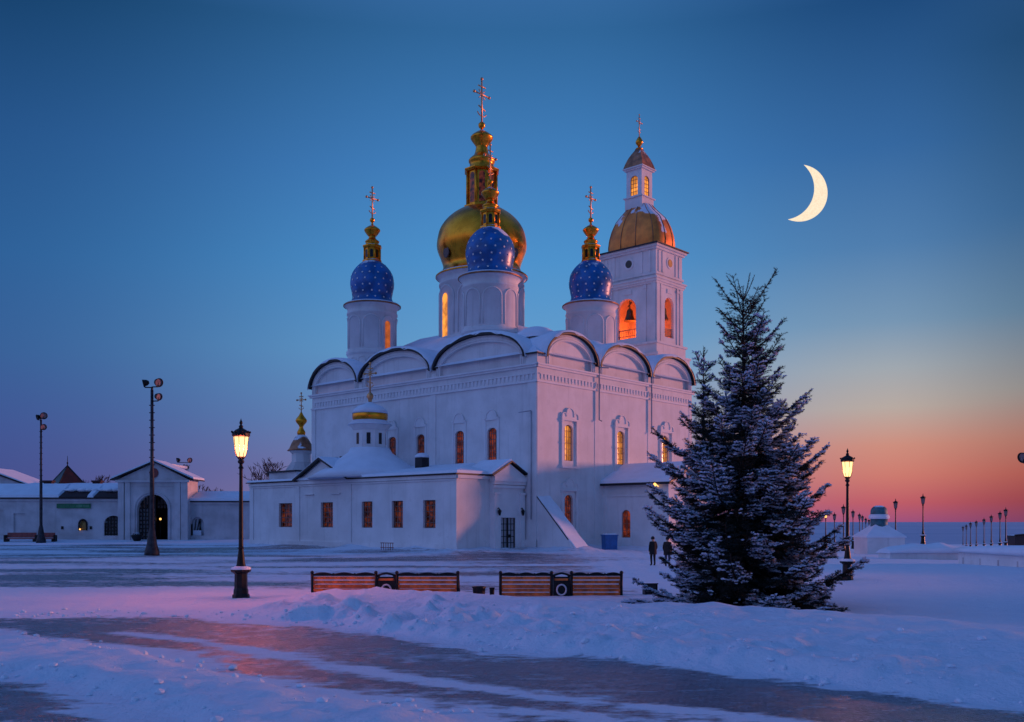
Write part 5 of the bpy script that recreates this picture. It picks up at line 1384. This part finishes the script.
# blue tub by the cathedral
Xb, Yb = wx(609.5, 92.5), 92.5; zb = max(gz(Xb, Yb), .3)
o = thing('blue_tub', 'blue plastic tub in snow against the sunlit cathedral wall', 'tub', (Xb, Yb, wz(546, Yb)), R(20))
m = MB(); w_ = .62; m.hexa([(-w_, -.4, -.5), (w_, -.4, -.5), (w_, .4, -.5), (-w_, .4, -.5)], [(-w_ - .04, -.45, 1.0), (w_ + .04, -.45, 1.0), (w_ + .04, .45, 1.0), (-w_ - .04, .45, 1.0)]); m.build('tub_body', M['blue_tub'], o)
m = MB(); m.box(-w_ - .1, w_ + .1, -.5, .5, 1.0, 1.1); lo_ = m.build('lid', M['blue_tub'], o)
m = MB(); m.hexa([(-w_, -.45, 1.1), (w_, -.45, 1.1), (w_, .45, 1.1), (-w_, .45, 1.1)], [(-w_ + .15, -.3, 1.2), (w_ - .1, -.3, 1.22), (w_ - .1, .3, 1.2), (-w_ + .15, .3, 1.2)]); m.build('snow_cap', M['snow'], lo_)
# low rack by the chapel wall
o = thing('bicycle_rack', 'faint pinkish low rack in snow below the chapel windows', 'rack', (wx(387, 87.5), 87.5, gz(wx(387, 87.5), 87.5)), ROT + R(90))
m = MB()
for k in range(6): m.tube([(-.8 + k * .32, 0, -.2), (-.8 + k * .32, 0, .75)], .03, 5)
for z in (.3, .72): m.tube([(-.9, 0, z), (.9, 0, z)], .035, 5)
m.build('rack_bars', M['red_bench'], o)

# ------------------------------------------------------------------ people
def person(label, X, Y, rz, coat, legs, h=1.76, step=.0):
    o = thing('person', label, 'person', (X, Y, gz(X, Y) - .01), rz)
    k = h / 1.76
    J = dict(p=(0, 0, .93), w=(0, .0, 1.08), c=(0, .01, 1.30), n=(0, .01, 1.50), hd=(0, -.02, 1.60), ht=(0, -.03, 1.72),
             hl=(.10, 0, .88), kl=(.11, -.03 - step, .50), al=(.11, .02 - step * .6, .08), tl=(.12, -.14 - step * .6, .04),
             hr=(-.10, 0, .88), kr=(-.11, -.02 + step * .5, .50), ar=(-.11, .03 + step, .08), tr=(-.12, -.13 + step, .04),
             sl=(.19, .01, 1.42), el=(.25, .03, 1.14), wl=(.21, -.08, .92), fl=(.20, -.10, .84),
             sr=(-.19, .01, 1.42), er=(-.25, .03, 1.14), wr=(-.21, -.08, .92), fr=(-.20, -.10, .84))
    rad = dict(p=.17, w=.165, c=.18, n=.065, hd=.095, ht=.075, hl=.11, kl=.075, al=.055, tl=.045, hr=.11, kr=.075, ar=.055, tr=.045, sl=.085, el=.062, wl=.05, fl=.04, sr=.085, er=.062, wr=.05, fr=.04)
    ed = ['p w', 'w c', 'c n', 'n hd', 'hd ht', 'p hl', 'hl kl', 'kl al', 'al tl', 'p hr', 'hr kr', 'kr ar', 'ar tr', 'c sl', 'sl el', 'el wl', 'wl fl', 'c sr', 'sr er', 'er wr', 'wr fr']
    ks = list(J); me = bpy.data.meshes.new('body')
    me.from_pydata([tuple(q * k for q in J[a]) for a in ks], [tuple(ks.index(q) for q in e.split()) for e in ed], [])
    b = bpy.data.objects.new('body', me); COL.objects.link(b)
    md = b.modifiers.new('skin', 'SKIN'); sv_ = me.skin_vertices[0].data
    for i, a in enumerate(ks): sv_[i].radius = (rad[a] * k, rad[a] * k * (.72 if a in 'pwc' else 1)); sv_[i].use_root = (a == 'p')
    b.modifiers.new('sub', 'SUBSURF').levels = 2; b.modifiers['sub'].render_levels = 2
    dg = bpy.context.evaluated_depsgraph_get(); nm = bpy.data.meshes.new_from_object(b.evaluated_get(dg))
    b.modifiers.clear(); b.data = nm; bpy.data.meshes.remove(me)
    nm.materials.clear()
    for q in (coat, legs, 'skin', 'iron'): nm.materials.append(M[q])
    for f in nm.polygons:
        c = f.center / k; f.use_smooth = True
        f.material_index = 2 if c.z > 1.5 or (abs(c.x) > .15 and c.z < .9 and c.z > .7) else 0 if c.z > .84 else 1 if c.z > .11 else 3
    b.parent = o
    # coat skirt and hat follow the body
    s = MB(); s.lathe([(.245, .70), (.235, .9), (.215, 1.1), (.225, 1.32), (.12, 1.5)], 16, (0, .005), 0, 0, True, False, k, k * .72)
    for i, v in enumerate(s.v): s.v[i] = (v[0], v[1], v[2] * k)
    s.build('coat', M[coat], o)
    s = MB(); s.lathe(catmull([(.108, 1.63), (.115, 1.68), (.11, 1.74), (.07, 1.80), (.005, 1.82)], 3), 14, (0, -.02), 0, 0, True, False, k, k)
    for i, v in enumerate(s.v): s.v[i] = (v[0], v[1], v[2] * k)
    s.build('hat', M['hat'], o)
    return o
person('person in long black coat standing left of the spruce, hands forward', wx(653, 60), 60., R(200), 'coat', 'trousers', 1.78)
person('person in dark jacket and blue jeans half behind the left spruce branches', wx(667.5, 59), 59., R(160), 'coat_brown', 'jeans', 1.78, .06)
0 and person('person in dark coat mostly hidden deeper behind the spruce branches', wx(674.5, 61), 61., R(185), 'coat', 'trousers', 1.72)

# ------------------------------------------------------------------ the spruce
TX, TY = wx(743, 31.), 31.
sp = thing('snowy_spruce', 'tall dark spruce with snow on its branches standing by the bank', 'tree', (TX, TY, gz(TX, TY) - .1))
def spruce(Ht, Rb, seed, nb, lead=True, base=.15):
    """shoots: list of (p0, p1, woody radius) grown along whorled branches"""
    rng = np.random.RandomState(seed); shoots = []; wood = []
    def shoot(p, q): shoots.append((p, q))
    lev = []; z = base; i = 0
    while z < Ht - .18:
        rel = z / Ht
        nwh = int(np.interp(rel, [0, .5, .85, 1], [9, 8, 5, 4]))
        ph = rng.rand() * 6.28
        for k in range(nwh): lev.append((z + rng.uniform(-.06, .06), ph + 2 * PI * k / nwh + rng.uniform(-.28, .28), 1.))
        gap = np.interp(rel, [0, .4, .75, 1], [.34, .42, .50, .46])
        for k in range(int(np.interp(rel, [0, .6, .8, 1], [9, 6, 2, 0]))): lev.append((z + gap * rng.uniform(.2, .8), rng.rand() * 6.28, rng.uniform(.35, .8)))
        z += gap * rng.uniform(.85, 1.15)
    for i, (z, az, fl) in enumerate(lev):
        rel = min(z / Ht, .985)
        Lb = Rb * float(np.interp(rel, PRZ, PRR)) * rng.uniform(.70, 1.18) * fl
        if rng.rand() < .10 and rel > .3: Lb *= 1.18
        ca = math.cos(az)
        if ca > .5 and .25 < rel < .58: Lb = min(Lb, Rb * (.80 if rel < .45 else .62))
        if ca < -.3 and .6 < rel < .86: Lb *= .66
        if ca < -.5 and .10 < rel < .22: Lb = min(Lb, Rb * .80)
        e0 = np.interp(rel, [0, .12, .35, .6, .8, 1], [-.10, -.05, .08, .32, .72, 1.12]) + rng.uniform(-.09, .09)
        droop = np.interp(rel, [0, .3, .7, 1], [.20, .20, .10, 0]); up = np.interp(rel, [0, .12, .5, 1], [.08, .14, .30, .10])
        n = max(4, int(Lb / .16)); pts = []
        for k in range(n + 1):
            s = k / n; r = Lb * s
            zz = z + r * math.tan(e0) * (1 if e0 < .7 else .9) - droop * Lb * math.sin(PI * min(1, s * 1.0)) * .9 + up * Lb * s ** 3 * .55
            a = az + .06 * math.sin(3 * s + i)
            pts.append(np.array((r * math.cos(a), r * math.sin(a), max(zz, .12 + .12 * rng.rand()))))
        wood.append((pts, .010 + .014 * Lb))
        d_az = np.array((math.cos(az), math.sin(az), 0)); side = np.array((-math.sin(az), math.cos(az), 0))
        for k in range(n):
            s = (k + .5) / n
            if s < .12: continue
            shoot(pts[k], pts[k + 1])
        if rel > .95: continue
        # side twigs
        step = .092; m = max(1, int(Lb / step))
        for k in range(m):
            s = .14 + .84 * (k + rng.rand() * .6) / m
            if s > .99: continue
            x = s * n; i0 = min(int(x), n - 1); p = pts[i0] + (pts[i0 + 1] - pts[i0]) * (x - i0)
            d = pts[i0 + 1] - pts[i0]; d = d / np.linalg.norm(d)
            for sg in (-1, 1):
                if rng.rand() < .12: continue
                l = (.10 + .40 * Lb * (1 - s) ** .8 * .62 + .10) * rng.uniform(.6, 1.25)
                l = min(l, .95)
                v = d * rng.uniform(.55, .95) + sg * side * rng.uniform(.6, 1.0) + np.array((0, 0, rng.uniform(-.34, .12)))
                v /= np.linalg.norm(v)
                e = p + v * l + np.array((0, 0, -.06 * l))
                m1 = p + v * l * .5 + np.array((0, 0, .02))
                shoot(p, m1); shoot(m1, e)
                if l > .28:
                    for t2 in np.arange(.25, .95, .16 / l * .9):
                        for sg2 in (-1, 1):
                            if rng.rand() < .3: continue
                            pp = p + v * l * t2; vv = v * .8 + sg2 * np.cross(v, (0, 0, 1)) * rng.uniform(.5, .9) + np.array((0, 0, rng.uniform(-.3, .15)))
                            vv /= np.linalg.norm(vv); shoot(pp, pp + vv * l * (1 - t2) * rng.uniform(.35, .7) + vv * .05)
    # leader
    zs = np.linspace(Ht * .86, Ht, 8)
    for a, b in zip(zs[:-1], zs[1:]): shoot(np.array((0, 0, a)), np.array((0, 0, b)))
    return shoots, wood
PRZ = [0, .06, .2, .38, .45, .52, .63, .70, .80, .90, .955, 1]
PRR = [1.02, 1.04, .96, .86, .70, .60, .51, .46, .37, .30, .18, .08]
def needles_mesh(name, P0, P1, mat_, parent, step, nl, nw, seed, snow=False):
    rng = np.random.RandomState(seed)
    D = P1 - P0; L = np.linalg.norm(D, axis=1); keep = L > .01; P0, D, L = P0[keep], D[keep], L[keep]; U = D / L[:, None]
    cnt = np.maximum(1, np.round(L / step).astype(int)); idx = np.repeat(np.arange(len(L)), cnt)
    t = rng.rand(len(idx)); base = P0[idx] + D[idx] * t[:, None]; u = U[idx]
    ref = np.tile(np.array((0., 0., 1.)), (len(idx), 1)); vert = np.abs(u[:, 2]) > .92; ref[vert] = (1, 0, 0)
    sx_ = np.cross(u, ref); sx_ /= np.linalg.norm(sx_, axis=1)[:, None]; sy_ = np.cross(sx_, u)
    if snow: ang = rng.uniform(.12 * PI, .88 * PI, len(idx))
    else: ang = rng.uniform(0, 2 * PI, len(idx))
    rad = sx_ * np.cos(ang)[:, None] + sy_ * np.sin(ang)[:, None]
    dirn = u * rng.uniform(.5, 1.1, len(idx))[:, None] + rad * rng.uniform(.5, 1., len(idx))[:, None]
    dirn /= np.linalg.norm(dirn, axis=1)[:, None]
    l = nl * rng.uniform(.6, 1.2, len(idx)); tip = base + dirn * l[:, None]
    wv = np.cross(dirn, rad + rng.uniform(-.6, .6, rad.shape)); wv /= np.maximum(np.linalg.norm(wv, axis=1), 1e-6)[:, None]
    w_ = nw * rng.uniform(.7, 1.3, len(idx))
    if snow:
        base = base + np.array((0, 0, .018)); tip[:, 2] += .012
        mid = (base + tip) / 2 + np.array((0, 0, .012))
        V = np.stack([base, mid - wv * w_[:, None], tip, mid + wv * w_[:, None]], 1).reshape(-1, 3)
        n = len(idx); fv = np.arange(4 * n, dtype=np.int32); k = 4
    else:
        V = np.stack([base - wv * w_[:, None] * .5, base + wv * w_[:, None] * .5, tip], 1).reshape(-1, 3)
        n = len(idx); fv = np.arange(3 * n, dtype=np.int32); k = 3
    me = bpy.data.meshes.new(name); me.vertices.add(len(V)); me.vertices.foreach_set('co', V.astype(np.float32).ravel())
    me.loops.add(len(fv)); me.loops.foreach_set('vertex_index', fv); me.polygons.add(n); me.polygons.foreach_set('loop_start', np.arange(0, len(fv), k, dtype=np.int32))
    me.update(); me.materials.append(mat_)
    o = bpy.data.objects.new(name, me); COL.objects.link(o); o.parent = parent
    return o
sh, wd = spruce(10.4, 3.3, 5, 0)
off = np.array((wx(706, 31.) - TX, .4, 0.)); s2, w2 = spruce(8.55, 1.0, 9, 0, base=4.8)
sh += [(a + off, b + off) for a, b in s2]; w2 = [([p + off for p in pts], r) for pts, r in w2]
P0 = np.array([a for a, b in sh]); P1 = np.array([b for a, b in sh])
tm = MB(); tm.tube([(0, 0, -.3), (.02, 0, 1), (-.02, .02, 4), (.02, 0, 7.5), (0, 0, 10.4)], [.20, .17, .12, .06, .008], 10)
tm.tube([(0, 0, 3.4), tuple(off * .75 + np.array((0, 0, 4.2))), tuple(off + np.array((0, 0, 5.2))), tuple(off + np.array((0, 0, 8.55)))], [.07, .06, .05, .006], 8)
tmo = tm.build('trunk', M['bark'], sp)
bm_ = MB()
for pts, r in wd + w2: bm_.tube([tuple(p) for p in pts[::2]] + [tuple(pts[-1])], [max(.004, r * (1 - .9 * i / max(1, len(pts[::2])))) for i in range(len(pts[::2]) + 1)], 4)
bm_.build('branches', M['bark'], sp)
needles_mesh('crown', P0, P1, M['needles'], sp, .0078, .074, .0135, 1)
rng = np.random.RandomState(3)
# snow holds in clumps on the outer, more level shoots
mid = (P0 + P1) / 2; lev = np.abs((P1 - P0)[:, 2]) / np.maximum(np.linalg.norm(P1 - P0, axis=1), 1e-6)
az_ = np.arctan2(mid[:, 1], mid[:, 0])
cl = vn(az_ * 3.2 + 20, mid[:, 2] * 2.6, 5) * .74 + vn(mid[:, 0] * 5 + mid[:, 1] * 4, mid[:, 2] * 6, 6) * .26
rr_ = np.hypot(mid[:, 0], mid[:, 1]) / (3.35 * np.maximum(.1, 1 - (mid[:, 2] / 10.9) ** 1.45))
k = (cl + .16 * np.clip(rr_, 0, 1) - .30 * lev > .555) & (mid[:, 2] < 9.2)
needles_mesh('branch_snow', P0[k], P1[k], M['needle_snow'], sp, .010, .075, .021, 2, True)
print('shoots', len(sh), 'snowy', int(k.sum()))

# ------------------------------------------------------------------ moon
YM = 20000.; s_ = YM / F
mo = MB(); n = 48
cx0, cy0, r0 = 799., 193., 28.6
a0, a1 = math.atan2(-(166 - cy0), 803.5 - cx0), math.atan2(-(219 - cy0), 788. - cx0)
# outer limb clockwise from the upper horn to the lower one
outer = [(cx0 + r0 * math.cos(a), cy0 - r0 * math.sin(a)) for a in np.linspace(a0, a1, n)]
p1, p2, p3 = outer[0], (814.2, 189.), outer[-1]
def circ(p, q, r):
    ax, ay, bx, by, cx, cy = *p, *q, *r
    d = 2 * (ax * (by - cy) + bx * (cy - ay) + cx * (ay - by))
    return (((ax**2 + ay**2) * (by - cy) + (bx**2 + by**2) * (cy - ay) + (cx**2 + cy**2) * (ay - by)) / d, ((ax**2 + ay**2) * (cx - bx) + (bx**2 + by**2) * (ax - cx) + (cx**2 + cy**2) * (bx - ax)) / d)
ic = circ(p1, p2, p3); ri = math.hypot(p1[0] - ic[0], p1[1] - ic[1])
b0, b1 = math.atan2(-(p1[1] - ic[1]), p1[0] - ic[0]), math.atan2(-(p3[1] - ic[1]), p3[0] - ic[0])
inner = [(ic[0] + ri * math.cos(a), ic[1] - ri * math.sin(a)) for a in np.linspace(b0, b1, n)]
MC = Vector((wx(808, YM), YM, wz(193, YM)))
rows = 7; vs, fs = [], []
for sgn in (-1, 1):
    for i in range(n):
        for j in range(rows):
            f = j / (rows - 1); x = inner[i][0] + (outer[i][0] - inner[i][0]) * f; y = inner[i][1] + (outer[i][1] - inner[i][1]) * f
            wdt = math.hypot(outer[i][0] - inner[i][0], outer[i][1] - inner[i][1])
            th = .5 * wdt * math.sqrt(max(0, 1 - (2 * f - 1) ** 2)) * s_
            vs.append(Vector((wx(x, YM), YM + sgn * th, wz(y, YM))) - MC)
    o_ = 0 if sgn < 0 else n * rows
    for i in range(n - 1):
        for j in range(rows - 1): fs.append((o_ + i * rows + j, o_ + (i + 1) * rows + j, o_ + (i + 1) * rows + j + 1, o_ + i * rows + j + 1))
mo.mesh(vs, fs, 0, True)
mob = mo.build('crescent_moon', M['moon']); mob.location = MC
tag(mob, 'pale yellow crescent moon high in the blue sky', 'moon')
